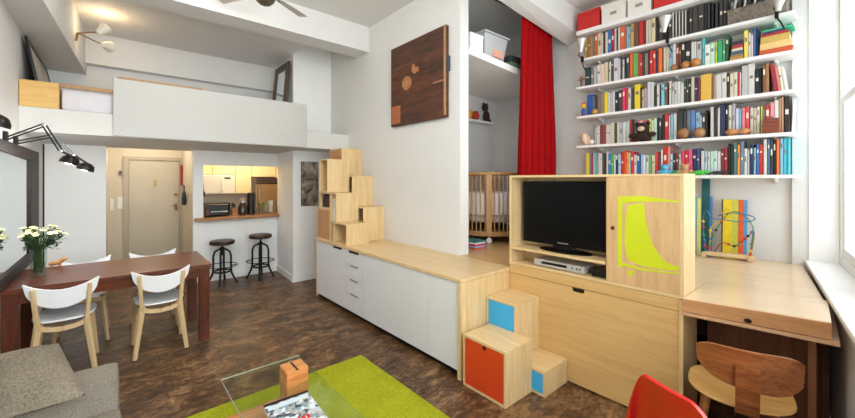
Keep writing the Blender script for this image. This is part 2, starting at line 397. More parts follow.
# fridge
c = thing('fridge', 'stainless steel fridge with dark top beyond the bar', 'fridge', (-7.7,2.25,0))
box(-7.98,-7.42,2.045,2.5,.01,1.6,bev=.004).build('body', plain('fridge_side', (60,50,44), .4), c)
box(-7.419,-7.38,2.05,2.495,.02,1.48,bev=.006).build('door', plain('fridge_steel', (158,128,96), .3, metal=.7, var=.06), c)
box(-7.419,-7.38,2.05,2.495,1.49,1.6,bev=.006).build('freezer_door', plain('fridge_dark', (70,54,44), .35, metal=.4), c)
MB().tube([(-7.38,2.1,.9),(-7.34,2.1,.92),(-7.34,2.1,1.4),(-7.38,2.1,1.42)], .012).build('handle', M_steel, c, True)
# things on the bar counter, seen through the opening
ZB = .986
def on_bar(px): return on_x(px, 200, -6.55).y
c = thing('toaster', 'low black toaster oven at the near end of the bar', 'toaster', (-6.56,on_bar(216),ZB))
y = on_bar(206)
box(-6.64,-6.5,on_bar(204.3),on_bar(229),ZB,ZB+.19,bev=.025).build('body', M_blackp, c)
box(-6.499,-6.494,on_bar(210),on_bar(227),ZB+.07,ZB+.085).build('trim_strip', M_chrome, c)
box(-6.499,-6.49,on_bar(204.8),on_bar(208.5),ZB+.02,ZB+.1,bev=.004).build('side_panel', plain('dark_red_plastic', (110,34,30), .4), c)
c = thing('knife_block', 'wooden knife block with dark handles on the bar', 'knife block', (-6.56,on_bar(234),ZB))
box(-6.62,-6.5,on_bar(231.5),on_bar(236),ZB,ZB+.12,bev=.008).build('block', M_counter, c)
for k in range(3):
    yy = on_bar(232.2+1.5*k); MB().bar((-6.56,yy,ZB+.12),(-6.55,yy,ZB+.21-.01*k),.014,.022,bev=.003).build('knife_handle', M_blackp, c)
c = thing('coffee_maker', 'dark coffee maker with round glass jug on the bar', 'coffee maker', (-6.56,on_bar(243),ZB))
y0 = on_bar(243)
MB().lathe([(.05,0),(.07,.02),(.075,.12),(.05,.17),(.045,.2),(.03,.2)], 18, (-6.56,y0,ZB)).build('jug', plain('jug_dark', (66,50,40), .15, var=.1), c, True)
MB().lathe([(.05,.2),(.052,.23),(.03,.26),(0,.265)], 18, (-6.56,y0,ZB)).build('lid', M_steel, c, True)
c = thing('blender_jar', 'tall black blender beside the coffee maker on the bar', 'blender', (-6.58,on_bar(251.5),ZB))
MB().lathe([(.06,0),(.06,.12),(.05,.13),(.052,.33),(.03,.35),(0,.352)], 16, (-6.58,on_bar(251.5),ZB)).build('jar', M_blackp, c, True)
MB().lathe([(.053,.33),(.053,.355),(.02,.375),(0,.376)], 16, (-6.58,on_bar(251.5),ZB)).build('cap', M_dark, c, True)
c = thing('dish_rack', 'wire dish rack with green cups at the far end of the bar', 'rack', (-6.57,on_bar(265),ZB))
ra = MB(); y0, y1 = on_bar(257), on_bar(274)
for zz in (.015,.12):
    ra.tube([(-6.64,y0,ZB+zz),(-6.5,y0,ZB+zz),(-6.5,y1,ZB+zz),(-6.64,y1,ZB+zz)], .005, 6, closed=True)
for k in range(8):
    yy = y0+(y1-y0)*k/7; ra.tube([(-6.5,yy,ZB+.002),(-6.5,yy,ZB+.12)], .0035, 6); ra.tube([(-6.64,yy,ZB+.002),(-6.64,yy,ZB+.12)], .0035, 6)
ra.build('wire_grid', M_steel, c)
for k, (px, col) in enumerate(((261,(120,118,60)),(266,(150,140,90)),(271,(210,208,200)))):
    q = MB().lathe([(.03,0),(.038,.02),(.04,.16+.02*k),(.034,.16+.02*k),(.03,.03),(0,.03)], 14, (-6.57,on_bar(px),ZB+.02)).build('cup', plain(f'cup{k}', col, .35), None, True, origin=None)
    tag(q, ('olive cup','beige tumbler','pale grey cup')[k]+' standing in the wire dish rack', 'cup')
# utensils hanging at the opening's side
c = thing('utensil_rail', 'dark utensils hanging from a rail in the kitchen opening', 'utensils', (-6.9,1.04,1.3))
MB().tube([(-7.1,1.06,1.62),(-6.65,1.06,1.62)], .008).build('rail', M_dark, c)
for k in range(4):
    x = -7.05+.11*k
    q = MB(); q.tube([(x,1.065,1.61),(x,1.085,1.42-.04*(k % 2))], .006); q.ball((x,1.09,1.38-.04*(k % 2)), .035, 10, (1,.4,1.2))
    q.build('ladle', M_dark, c, True)

# ---------------------------------------------------------------- bar stools
def make_stool(label, loc, seat_z):
    c = thing('bar_stool', label, 'stool', loc, .4, 'iron bar stools at the kitchen bar')
    MB().lathe([(0,seat_z-.06),(.155,seat_z-.06),(.17,seat_z-.05),(.17,seat_z-.008),(.155,seat_z),(0,seat_z)], 28).build('seat', wood('stool_wood', (34,20,16), (58,36,28), 'x', 2, .4), c, True, True)
    MB().tube([(0,0,seat_z-.05),(0,0,seat_z-.2)], .016, 10).build('screw_post', M_dark, c, True, True)
    MB().ball((0,0,seat_z-.2), .026, 10).build('screw_end', M_dark, c, True, True)
    zt = .53 if seat_z > .66 else .51
    for k in range(4):
        a = PI/4+k*PI/2; cx, sy = math.cos(a), math.sin(a)
        prof = [(.02,zt),(.06,zt-.01),(.1,zt-.04),(.118,zt-.1),(.12,.2),(.13,.14),(.16,.07),(.2,.0)]
        MB().tube([(r*cx, r*sy, z+.008) for r, z in prof], .0145, 8).build('leg', M_dark, c, True, True)
        MB().lathe([(0,0),(.02,0),(.02,.01),(0,.012)], 10, (.2*cx,.2*sy,0)).build('foot_pad', M_dark, c, False, True)
    rg = MB(); rg.tube([(.205*math.cos(2*PI*k/28), .205*math.sin(2*PI*k/28), .27) for k in range(28)], .006, 8, closed=True)
    for k in range(4):
        a = PI/4+k*PI/2; rg.tube([(.12*math.cos(a),.12*math.sin(a),.27),(.205*math.cos(a),.205*math.sin(a),.27)], .005, 6)
    rg.build('foot_ring', M_dark, c, True, True)
    bd = MB(); n = 28
    bd.tube([(.118*math.cos(2*PI*k/n), .118*math.sin(2*PI*k/n), .185) for k in range(n)], .014, 8, closed=True); bd.build('band', M_dark, c, True, True)
    MB().lathe([(0,zt-.005),(.035,zt-.005),(.035,zt+.03),(.02,zt+.04),(0,zt+.04)], 14).build('hub', M_dark, c, True, True)
make_stool('dark round iron bar stool, lower one beside the dining table end', (-6.19,1.24,0), .65)
make_stool('dark round iron bar stool, taller one beside the white column', (-6.17,1.78,0), .69)

# art on the column
c = thing('wall_picture', 'dark grey abstract print hung on the white column', 'picture', (-5.53,2.33,1.16))
def abstract_mat():
    m, nt, b = _new('abstract_print'); L = nt.links.new
    tc = nt.nodes.new('ShaderNodeTexCoord'); n = nt.nodes.new('ShaderNodeTexNoise'); n.inputs['Scale'].default_value = 6; n.inputs['Detail'].default_value = 9; n.inputs['Distortion'].default_value = 1.2
    r = nt.nodes.new('ShaderNodeValToRGB'); e = r.color_ramp.elements
    e[0].position = .34; e[0].color = srgb((46,40,38)); e[1].position = .66; e[1].color = srgb((186,172,154)); q = e.new(.48); q.color = srgb((124,112,100))
    L(tc.outputs['Object'], n.inputs['Vector']); L(n.outputs['Fac'], r.inputs['Fac']); L(r.outputs['Color'], b.inputs['Base Color']); b.inputs['Roughness'].default_value = .6
    return m
box(-5.539,-5.525,2.19,2.468,1.155,1.845).build('backing', M_dark, c)
box(-5.5249,-5.522,2.193,2.465,1.158,1.842).build('print', abstract_mat(), c)

# ---------------------------------------------------------------- loft
c = thing('guard_panel', 'large white guard panel along the loft edge', 'railing', (-4.94,1,2.02))
box(-4.949,-4.92,-.004,2.03,2.015,2.605,bev=.002).build('panel', plain('panel_white', (188,187,183), .5, var=.01), c)
for y, z in ((.06,2.56),(.06,2.08),(.12,2.52),(1.94,2.55),(1.97,2.45),(1.95,2.3),(1.97,2.15),(.7,2.08)):
    MB().lathe([(.008,0),(.006,.004),(0,.005)], 10, (-4.92,y,z), Matrix.Rotation(PI/2,4,'Y')).build('screw', M_steel, c)
box(-4.985,-4.951,.02,.79,2.606,2.632).build('cap_rail', M_edge, c)
c = thing('plywood_box', 'plywood box front at the far corner of the loft edge', 'box', (-4.95,-.53,2.24))
box(-4.965,-4.945,-.655,-.4,2.24,2.485,bev=.002).build('front', wood('raw_ply', (206,160,88), (226,184,112), 'y', 1.2, .5), c)
box(-5.5,-4.966,-.655,-.635,2.24,2.48).build('side_panel', M_ply, c); box(-5.5,-4.966,-.42,-.4,2.24,2.48).build('side_panel', M_ply, c)
o = box(-4.98,-4.952,-.399,-.005,2.455,2.49,bev=.003).build('safety_rail', M_edge, origin=(-4.96,-.2,2.455)); tag(o, 'thin wooden rail bridging the gap in the loft edge', 'rail')
ma = MB(); 
ma.box(-6.5,-5.0,-.39,1.7,2.241,2.46,.04)
o = ma.build('mattress', plain('bed_linen', (216,212,218), .9, var=.03, scale=12, bump=.4), smooth=True, origin=(-5.8,.6,2.241)); tag(o, 'pale mattress lying on the loft floor behind the panel', 'mattress')
# leaning picture
c = thing('framed_picture', 'black framed picture leaning on the wall up on the loft', 'picture', (-5.7,-.6,2.25))
x0, x1 = -6.45, -5.05
def lean(x, s, off=0): return (x, -.52-.12*s+off*.99, 2.242+.67*s+off*.12)
pm = MB(); 
def leanbar(mb, xa, xb, s0, s1, th=.02): mb.hexa([lean(xa,s0),lean(xb,s0),lean(xb,s0,th),lean(xa,s0,th),lean(xa,s1),lean(xb,s1),lean(xb,s1,th),lean(xa,s1,th)])
leanbar(pm,x0,x1,0,.05); leanbar(pm,x0,x1,.95,1); leanbar(pm,x0,x0+.04,.05,.95); leanbar(pm,x1-.04,x1,.05,.95)
pm.build('frame', M_blackp, c)
pp = MB(); pp.hexa([lean(x0+.04,.05,.004),lean(x1-.04,.05,.004),lean(x1-.04,.05,.012),lean(x0+.04,.05,.012),lean(x0+.04,.95,.004),lean(x1-.04,.95,.004),lean(x1-.04,.95,.012),lean(x0+.04,.95,.012)])
pp.build('picture_sheet', plain('sheet_beige', (186,180,164), .5, var=.12, scale=5), c)
# leaning mirror on the column
M_mir = None
m, nt, b = _new('mirror'); b.inputs['Base Color'].default_value = srgb((232,242,244)); b.inputs['Metallic'].default_value = 1; b.inputs['Roughness'].default_value = .03; M_mir = m
M_frame = wood('dark_frame', (58,42,30), (96,74,54), 'z', 2, .4)
c = thing('leaning_mirror', 'brown framed mirror leaning against the column on the loft', 'mirror', (-5.9,1.98,2.25))
def lm(x, s, off=0): return (x, 1.95+.105*s-off, 2.242+1.14*s)
def lmb(mb, xa, xb, s0, s1, th=.035, b0=0): mb.hexa([lm(xa,s0,b0),lm(xb,s0,b0),lm(xb,s0,th),lm(xa,s0,th),lm(xa,s1,b0),lm(xb,s1,b0),lm(xb,s1,th),lm(xa,s1,th)])
x0, x1 = -6.2, -5.6
q = MB(); lmb(q,x0,x1,0,.08); lmb(q,x0,x1,.92,1); lmb(q,x0,x0+.09,.08,.92); lmb(q,x1-.09,x1,.08,.92); q.build('frame', M_frame, c)
q = MB(); lmb(q,x0+.09,x1-.09,.08,.92,.02,.005); q.build('glass', M_mir, c)
# sconce
pv = on_x(77.5,33,-5.55)
c = thing('wall_sconce', 'white two-arm wall lamp high on the loft wall', 'lamp', pv)
pv = on_x(77.5,33,-5.55)
MB().tube([pv+Vector((0,-.012,-.09)),pv+Vector((0,-.008,-.06)),pv], .012).build('bracket', M_brass, c, True)
s1 = on_x(99,32,-5.5); s2 = on_x(103.5,45,-5.5)
MB().tube([pv, s1], .007).build('arm', M_brass, c, True); MB().tube([pv, s2], .007).build('arm', M_brass, c, True)
M_shade = plain('cream_shade', (226,220,204), .4)
for s, d in ((s1, Vector((-.25,.45,.55))), (s2, Vector((-.6,.4,.1)))):
    d = d.normalized(); Rm = d.to_track_quat('Z','Y').to_matrix().to_4x4()
    MB().lathe([(0,-.03),(.025,-.02),(.038,.02),(.062,.10),(.059,.10),(.034,.02),(.018,-.01),(0,-.012)], 18, s, Rm).build('shade', M_shade, c, True)
    MB().ball(s+d*.045, .02, 10).build('bulb', emit('warm_bulb', (255,214,150), 5), c, True)
cd = [pv+Vector((0,-.008,-.09)), pv+Vector((0,-.006,-.2)), Vector((pv.x,pv.y-.006,2.955))]
MB().tube(cd, .004, 6).build('cord', M_shade, c, True)

# wood artwork on the main wall
c = thing('wood_panel_art', 'square dark reclaimed-wood panel hung on the white wall', 'artwork', (-3.27,2.68,2.22))
M_art = wood('old_wood', (32,18,11), (104,56,30), 'x', 1.1, .55, 7)
def art(a, b_): # unit square to wall
    return (-3.775+1.0*a, 2.225+.975*b_)
q = MB(); y1, y0 = 2.688, 2.645
(xa, za), (xb, zb) = art(0,0), art(1,1)
q.box(xa,xb,y0,y1,za,zb,.004); q.build('board', M_art, c)
box(xb-.028,xb+.002,y0-.006,y0-.0005,za+.02,zb-.01).build('edge_strip', wood('worn_edge', (150,104,64), (190,146,100), 'z', 1.5, .6), c)
M_disc = wood('pale_disc', (150,98,62), (180,126,84), 'x', 2, .6)
cx_, cz_ = art(.33,.5)
MB().lathe([(0,0),(.085,0),(.08,.012),(.055,.008),(.055,.012),(0,.012)], 24, (cx_,y0-.0005,cz_), Matrix.Rotation(PI/2,4,'X')).build('disc', M_disc, c)
cx2, cz2 = art(.5,.63); q = MB(); q.prism([(cx2-.06,cz2-.02),(cx2-.02,cz2-.05),(cx2+.06,cz2-.03),(cx2+.05,cz2+.02),(cx2+.0,cz2+.02),(cx2-.03,cz2+.07),(cx2-.06,cz2+.05)],'y',y0-.014,y0-.0005); q.build('knot_chip', M_disc, c)
(xa, za), (xb, zb) = art(.02,.03), art(.2,.25); box(xa,xb,y0-.006,y0-.0005,za,zb).build('corner_patch', wood('patch', (150,84,48), (176,104,62), 'x', 2, .6), c)
(xa, za), (xb, zb) = art(.8,.395), art(.97,.415); box(xa,xb,y0-.003,y0-.0005,za,zb).build('scratch', M_disc, c)
(xa, za), (xb, zb) = art(.06,.72), art(.52,.735); box(xa,xb,y0-.003,y0-.0005,za,zb).build('scratch', wood('groove', (96,54,32), (120,72,44), 'x', 2, .6), c)
(xa, za), (xb, zb) = art(1.0,.5), art(1.02,.66); box(xb-.02,xb+.006,y0,y1-.004,za,zb).build('hinge_plate', plain('slate', (70,78,88), .5, metal=.5), c)

# ceiling fan
c = thing('ceiling_fan', 'ceiling fan with metal hub and pale blades', 'fan', (-3.6,1.0,ZC))
fc = on_z(265,2,3.27)
fx, fy = fc.x, fc.y; c.location = (fx, fy, ZC)
MB().lathe([(.012,0),(.012,.2)], 12, (fx,fy,3.45)).build('downrod', M_steel, c, True)
MB().lathe([(0,-.02),(.05,-.012),(.085,.02),(.1,.06),(.1,.13),(.07,.17),(.02,.19),(0,.19)], 24, (fx,fy,3.26)).build('motor_housing', plain('fan_metal', (118,112,96), .28, metal=.8), c, True)
MB().lathe([(.02,0),(.06,.01),(.06,.03),(0,.035)], 20, (fx,fy,ZC-.036)).build('canopy', M_steel, c, True)
tgt = on_z(305,19,3.36); a0 = math.atan2(tgt.y-fy, tgt.x-fx)
for k in range(4):
    a = a0+k*PI/2; d = Vector((math.cos(a), math.sin(a), 0)); s = Vector((-d.y, d.x, 0))
    q = MB(); o_ = Vector((fx,fy,3.37))
    q.hexa([o_+d*.2-s*.045+UP*-.006,o_+d*.58-s*.06+UP*-.006,o_+d*.58+s*.06+UP*.012,o_+d*.2+s*.045+UP*.012]+[p+UP*.008 for p in (o_+d*.2-s*.045+UP*-.006,o_+d*.58-s*.06+UP*-.006,o_+d*.58+s*.06+UP*.012,o_+d*.2+s*.045+UP*.012)], .003)
    bl = q.build('blade', plain('fan_blade', (206,200,192), .5), c)
    MB().bar(o_+d*.08,o_+d*.22,.03,.008).build('blade_arm', M_steel, bl)

# ---------------------------------------------------------------- long white storage cabinet
c = thing('storage_cabinet', 'long low white cabinet with plywood top along the wall', 'cabinet', (-3.35,2.36,0))
X0, X1, YF = -4.665, -1.972, 2.05
box(X0,X1,2.10,2.68,0,.06).build('plinth', M_dark, c)
box(X0+.02,X1-.036,YF+.022,2.685,.061,.755).build('body', M_lam, c)
box(X0,X0+.019,YF,2.685,.02,.755).build('end_panel', M_ply, c)
box(X1-.035,X1,YF-.012,2.66,.0,.755).build('end_panel', M_ply, c)
tp = MB(); tp.box(X0-.005,X1,YF-.012,2.688,.757,.785,.002); tp.build('top', M_plyx, c)
doors = [(-4.645,-4.27),(-4.266,-3.86),(None,None),(-3.44,-3.108),(-3.104,-2.72),(-2.716,-2.363),(-2.359,-2.012)]
for i, (a, b_) in enumerate(doors):
    if a is None:
        for z0, z1 in ((.06,.275),(.279,.44),(.444,.60),(.604,.752)):
            dr = box(-3.856,-3.444,YF,YF+.02,z0,z1,bev=.002).build('drawer', M_lam, c)
            if z1 < .7: box(-3.72,-3.56,YF-.012,YF-.0005,z1-.022,z1-.006,bev=.002).build('handle', plain('nickel', (176,174,170), .35, metal=.6), dr)
            else: box(-3.75,-3.55,YF-.01,YF-.0005,z1-.022,z1+.002,bev=.002).build('handle', M_dark, dr)
    else:
        d_ = box(a,b_,YF,YF+.02,.06,.752,bev=.002).build('door', M_lam, c)
        if i == 1: box(-4.14,-3.94,YF-.01,YF-.0005,.73,.754,bev=.002).build('handle', M_dark, d_)

# plywood stair boxes on its left end
def open_box(label, x0, x1, y0, y1, z0, z1, shelf=None, door=None, t=.015):
    c = thing('step_box', label, 'storage box', ((x0+x1)/2,(y0+y1)/2,z0), 0, 'plywood step boxes climbing to the loft')
    z1 -= .001; x1 -= .001; y1 -= .001
    box(x0,x1,y1-t,y1,z0,z1).build('back_panel', M_ply, c)
    box(x0,x0+t,y0,y1-t,z0+t,z1-t).build('side_panel', M_ply, c); box(x1-t,x1,y0,y1-t,z0+t,z1-t).build('side_panel', M_ply, c)
    box(x0,x1,y0,y1-t,z0,z0+t).build('bottom_panel', M_plyx, c); box(x0,x1,y0,y1-t,z1-t,z1).build('top_panel', M_plyx, c)
    if door: box(x0+t+.001,x1-t-.001,y0+.002,y0+.016,z0+t+.001,z1-t-.001,bev=.001).build('door', wood('ply_door_and_shade', (178,126,82), (198,146,98), 'z', 1, .45), c)  # added door, its brown stands in for the shaded side
YA, YM, YB = 2.062, 2.375, 2.687; ZT = .786
open_box('lowest front plywood step box open to the room', -4.2,-3.845,YA,YM,ZT,1.04)
open_box('narrow front plywood box above the lowest step', -4.268,-4.107,YA,YM,1.041,1.40)
open_box('closed plywood box with a flush door at the foot of the stair', -4.655,-4.27,YA,YM,ZT,1.19,door=True)
open_box('open plywood cubby with books above the closed box', -4.6,-4.27,YA,YM,1.191,1.40)
open_box('highest front plywood box open at its side', -4.6,-4.35,YA,YM,1.401,1.83)
open_box('lowest plywood box of the row against the wall', -4.268,-3.985,YM,YB,ZT,1.217)
open_box('middle plywood box of the row against the wall', -4.56,-4.27,YM,YB,ZT,1.615)
open_box('tallest plywood box of the row against the wall under the loft', -4.93,-4.562,YM,YB,ZT,2.0,door=True)  # brown door added so the shaded room-facing side reads darker
def stair_book(x0, x1, z, h, col, lab):
    o = box(x0,x1,YA+.03,YA+.2,z,z+h,bev=.002).build('book', plain('sb_%02x%02x%02x' % col, col, .6), origin=((x0+x1)/2,YA+.1,z)); tag(o, lab, 'book', 'books in the stair boxes')
stair_book(-4.25,-4.225,1.057,.25,(200,198,194),'pale grey book standing in the narrow stair box')
stair_book(-4.222,-4.19,1.057,.27,(226,226,222),'white book standing in the narrow stair box')
stair_book(-4.187,-4.16,1.057,.24,(150,146,140),'mid grey book standing in the narrow stair box')
for k, (cc, nm) in enumerate((((60,40,34),'dark brown'),((34,32,36),'black'),((96,44,38),'maroon'),((52,58,66),'slate'))):
    stair_book(-4.55+.06*k,-4.505+.06*k,1.207,.15+.01*(k % 2),cc,nm+' book in the open stair cubby')

# ---------------------------------------------------------------- step boxes with coloured fronts
def cube_step(label, x0, x1, y0, y1, z0, z1, mat, notch=None, gap=.016):
    c = thing('cube_step', label, 'step box', ((x0+x1)/2,(y0+y1)/2,z0), 0)
    box(x0,x1,y0,y1,z1-.016,z1,bev=.002).build('top_panel', M_plyx, c); z1 -= .0165
    q = MB(); q.box(x0,x1,y0+.02,y1,z0,z1,.003)
    t = gap
    q.box(x0,x0+t,y0,y0+.02,z0,z1); q.box(x1-t,x1,y0,y0+.02,z0,z1); q.box(x0+t,x1-t,y0,y0+.02,z0,z0+t); q.box(x0+t,x1-t,y0,y0+.02,z1-.003,z1)
    q.build('body', M_ply, c)
    d_ = box(x0+t+.002,x1-t-.002,y0+.003,y0+.0195,z0+t+.002,z1-.005).build('front_panel', mat, c)
    if notch:
        MB().lathe([(0,0),(.016,0),(.016,.002),(0,.002)], 16, (notch+.03,y0+.0028,z1-.022), Matrix.Rotation(PI/2,4,'X')).build('finger_hole', M_blackp, d_)
cube_step('large plywood step box with an orange-red front', -1.928,-1.53,2.02,2.335,.0,.386, M_orange, notch=-1.75)
cube_step('plywood step box with sky-blue front, raised behind the orange one', -1.965,-1.675,2.337,2.654,.0,.60, M_blue)
cube_step('smallest plywood step box with sky-blue front on the floor', -1.672,-1.425,2.337,2.654,.0,.18, M_blue)

# ---------------------------------------------------------------- TV unit
YT, YTB = 2.656, 2.905
c = thing('base_unit', 'wide oak base unit with one big fold-down panel', 'cabinet', (-1.32,2.78,0))
box(-1.97,-.69,YT+.022,2.949,.0,.819).build('body', M_oak, c)
box(-1.968,-.692,YT,YT+.021,.745,.819,bev=.001).build('top_strip', M_oak, c)
p_ = box(-1.968,-.692,YT,YT+.021,.012,.741,bev=.001).build('flap_panel', M_oak, c)
MB().prism([(-1.385,.741),(-1.29,.741),(-1.297,.712),(-1.378,.712)],'y',YT-.002,YT-.0002).build('finger_hole', M_blackp, p_)
c = thing('tv_cabinet', 'plywood TV cabinet with open bay and sliding door', 'cabinet', (-1.32,2.78,.82))
Z0, Z1 = .822, 1.60; t = .02
box(-1.97,-.667,YT,YTB,Z1-.018,Z1).build('top_panel', M_plyx, c)
box(-1.97,-.667,YT,YTB,Z0,Z0+t).build('bottom_panel', M_plyx, c)
box(-1.97,-1.95,YT,YTB,Z0+t,Z1-.018).build('side_panel', M_ply, c)
box(-.687,-.667,YT,YTB,Z0+t,Z1-.018).build('side_panel', M_ply, c)
box(-1.95,-.687,YTB-.012,YTB,Z0+t,Z1-.018).build('back_panel', M_ply, c)
box(-1.142,-1.13,YT+.02,YTB-.012,Z0+t,Z1-.018).build('divider', M_ply, c)
box(-1.949,-1.143,YT+.004,YTB-.012,.955,.975).build('shelf', M_plyx, c)
sd = box(-1.131,-.688,YT+.004,YT+.019,Z0+t+.001,Z1-.019).build('sliding_door', M_oakz, c)
hx = on_y(612.5,228,YT)
MB().lathe([(0,0),(.014,0),(.014,.003),(0,.003)], 16, (hx.x,YT+.0038,hx.z), Matrix.Rotation(PI/2,4,'X')).build('finger_hole', plain('hole_brown', (84,44,30), .6), sd)
def dpx(x, y): p = on_y(610+x/3.483, 170+y/3.483, YT); return (p.x, p.z)
for poly in ([(62,122),(118,116),(122,160),(131,210),(150,265),(185,313),(215,332),(243,338),(243,350),(200,350),(110,334),(68,318),(56,300),(50,250),(52,170)],
             [(27,92),(43,90),(41,250),(39,338),(26,338)],
             [(44,92),(110,90),(180,101),(243,108),(243,114),(180,110),(110,112),(58,113),(44,120)],
             [(40,322),(110,342),(200,356),(243,356),(243,361),(200,361),(110,350),(40,332)],
             [(55,350),(86,354),(70,374)]):
    MB().prism([dpx(*p) for p in poly],'y',YT+.0025,YT+.0039).build('lime_graphic', M_lime, sd)
# television
c = thing('television', 'black flat-screen television in the open cabinet bay', 'television', (-1.52,2.8,.976))
q = MB(); q.box(-1.9,-1.16,2.76,2.82,1.02,1.55,.012); q.build('bezel', plain('gloss_black', (7,7,8), .3, var=.05, spec=.2), c)
box(-1.865,-1.195,2.7575,2.7598,1.075,1.525).build('screen', plain('screen_black', (8,8,9), .4, var=.02, spec=.12), c)
MB().prism([(-1.62,2.78),(-1.42,2.78),(-1.46,2.82),(-1.58,2.82)],'z',.995,1.03).build('neck', M_blackp, c)
MB().lathe([(0,0),(.225,0),(.225,.008),(.19,.016),(0,.02)], 32, (-1.52,2.79,.976), Matrix.Diagonal(Vector((1,.42,1))).to_4x4()).build('stand', plain('gloss_black', (10,10,11), .12), c, True)
box(-1.565,-1.475,2.757,2.7598,1.04,1.05).build('maker_mark', M_steel, c)
# dvd player
c = thing('dvd_player', 'slim silver disc player under the television', 'disc player', (-1.53,2.79,.843))
box(-1.745,-1.31,2.69,2.88,.848,.9,bev=.004).build('body', plain('silver_plastic', (186,184,180), .35, metal=.3), c)
box(-1.67,-1.45,2.6875,2.6898,.868,.888).build('disc_tray', M_blackp, c)
for x in (-1.405,-1.365,-1.34): MB().lathe([(.008,0),(.008,.004),(0,.004)], 12, (x,2.6898,.878), Matrix.Rotation(PI/2,4,'X')).build('button', M_chrome, c)
for x in (-1.71,-1.35): box(x-.015,x+.015,2.72,2.75,.843,.848).build('foot', M_blackp, c)
o = box(-1.26,-1.16,2.70,2.88,.843,.9,bev=.004).build('set_top_box', M_blackp, origin=(-1.2,2.8,.843)); box(-1.25,-1.2,2.698,2.6998,.86,.875).build('display', M_dark, o); tag(o, 'small black set-top box beside the silver disc player', 'media box')

# ---------------------------------------------------------------- desk
c = thing('desk', 'built-in plywood desk with a lift-up lid by the window', 'desk', (-.35,3.2,0))
M_desk = wood('desk_ply', (218,190,154), (228,202,168), 'x', .9, .22)
M_lidf = wood('lid_front', (178,128,84), (202,152,104), 'x', 1, .4)
def wx(y): return (A+D*((4.43-y)/.9918)).x     # window wall x at depth y
q = MB()
q.hexa([(-.666,3.212,.80),(wx(3.212)-.05,3.212,.80),(wx(4.424)-.045,4.424,.80),(-.666,4.424,.80),(-.666,3.212,.834),(wx(3.212)-.045,3.212,.846),(wx(4.424)-.045,4.424,.834),(-.666,4.424,.834)], .002)
q.hexa([(-.97,2.952,.786),(-.666,2.952,.786),(-.666,4.47,.786),(-.97,4.47,.786),(-.97,2.952,.834),(-.666,2.952,.834),(-.666,4.47,.834),(-.97,4.47,.834)])
q.box(-.666,-.327,4.4241,4.469,.80,.834)
q.build('top', M_desk, c)
lid = MB(); lid.hexa([(-.664,2.625,.765),(-.058,2.625,.79),(-.085,3.208,.775),(-.664,3.208,.765),(-.664,2.625,.841),(-.058,2.625,.872),(-.085,3.208,.846),(-.664,3.208,.834)], .003)
l_ = lid.build('lid', M_desk, c)
fb = MB(); fb.hexa([(-.664,2.618,.765),(-.058,2.618,.79),(-.058,2.6245,.79),(-.664,2.6245,.765),(-.664,2.618,.838),(-.058,2.618,.869),(-.058,2.6245,.869),(-.664,2.6245,.838)]); fb.build('lid_front', M_lidf, l_)
nx = on_y(748,320.8,2.618)
MB().lathe([(0,0),(.017,0),(.017,.003),(0,.003)], 16, (nx.x,2.6175,nx.z), Matrix.Rotation(PI/2,4,'X') @ Matrix.Diagonal(Vector((1,.7,1))).to_4x4()).build('finger_hole', M_blackp, l_)
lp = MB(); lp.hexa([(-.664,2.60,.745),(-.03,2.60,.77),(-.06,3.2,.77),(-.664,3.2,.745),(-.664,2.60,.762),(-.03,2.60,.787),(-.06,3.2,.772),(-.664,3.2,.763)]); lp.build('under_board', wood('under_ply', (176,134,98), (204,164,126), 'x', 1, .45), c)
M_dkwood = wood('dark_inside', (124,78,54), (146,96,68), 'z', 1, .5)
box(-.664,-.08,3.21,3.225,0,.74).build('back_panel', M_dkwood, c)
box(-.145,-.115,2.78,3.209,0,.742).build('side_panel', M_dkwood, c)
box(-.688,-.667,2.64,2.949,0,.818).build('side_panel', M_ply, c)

# board leaning etc. on the desk
ZD = .8345
def board(name, label, cat, x0, x1, y, z1, mat, lean_=.05, t=.02):
    q = MB(); q.hexa([(x0,y,ZD),(x1,y,ZD),(x1,y+t,ZD),(x0,y+t,ZD),(x0,y+lean_,z1),(x1,y+lean_,z1),(x1,y+lean_+t,z1),(x0,y+lean_+t,z1)])
    o = q.build(name, mat, origin=((x0+x1)/2,y,ZD)); tag(o, label, cat); return o
board('teal_panel', 'tall dark teal panel standing behind the bead toy', 'panel', on_y(701.5,200,4.42).x, on_y(709.5,200,4.42).x, 4.40, 1.57, M_teal, .03)
board('blue_panel', 'light blue panel beside the tall teal one', 'panel', on_y(694.5,200,4.36).x, on_y(697.3,200,4.36).x, 4.33, 1.40, plain('light_blue', (128,178,196), .5), .02)
board('yellow_panel', 'pale yellow panel standing between blue and teal ones', 'panel', on_y(697.6,200,4.36).x, on_y(701,200,4.36).x, 4.33, 1.38, plain('pale_yellow', (222,224,136), .5), .02)
board('bright_blue_panel', 'narrow bright blue panel in front of the teal one', 'panel', on_y(709.8,200,4.42).x, on_y(712,200,4.42).x, 4.40, 1.40, plain('bright_blue', (60,130,200), .5), .02)
xs = [on_y(p,225,4.39).x for p in (721.2,722.6,731.5,737.8,743.6,746.6)]
c = thing('striped_painting', 'painting with vertical yellow, green, orange and blue stripes on the desk', 'painting', ((xs[0]+xs[-1])/2,4.39,ZD))
zt = on_y(730,199.5,4.42).z
for a, b_, col, nm in zip(xs, xs[1:], ((58,54,60),(240,212,40),(200,206,84),(226,96,48),(74,160,214)), 'abcde'):
    q = MB(); y, l_ = 4.38, .04; q.hexa([(a,y,ZD),(b_,y,ZD),(b_,y+.02,ZD),(a,y+.02,ZD),(a,y+l_,zt),(b_,y+l_,zt),(b_,y+l_+.02,zt),(a,y+l_+.02,zt)])
    q.build('stripe', plain('stripe_'+nm, col, .5, var=.08, scale=20), c)
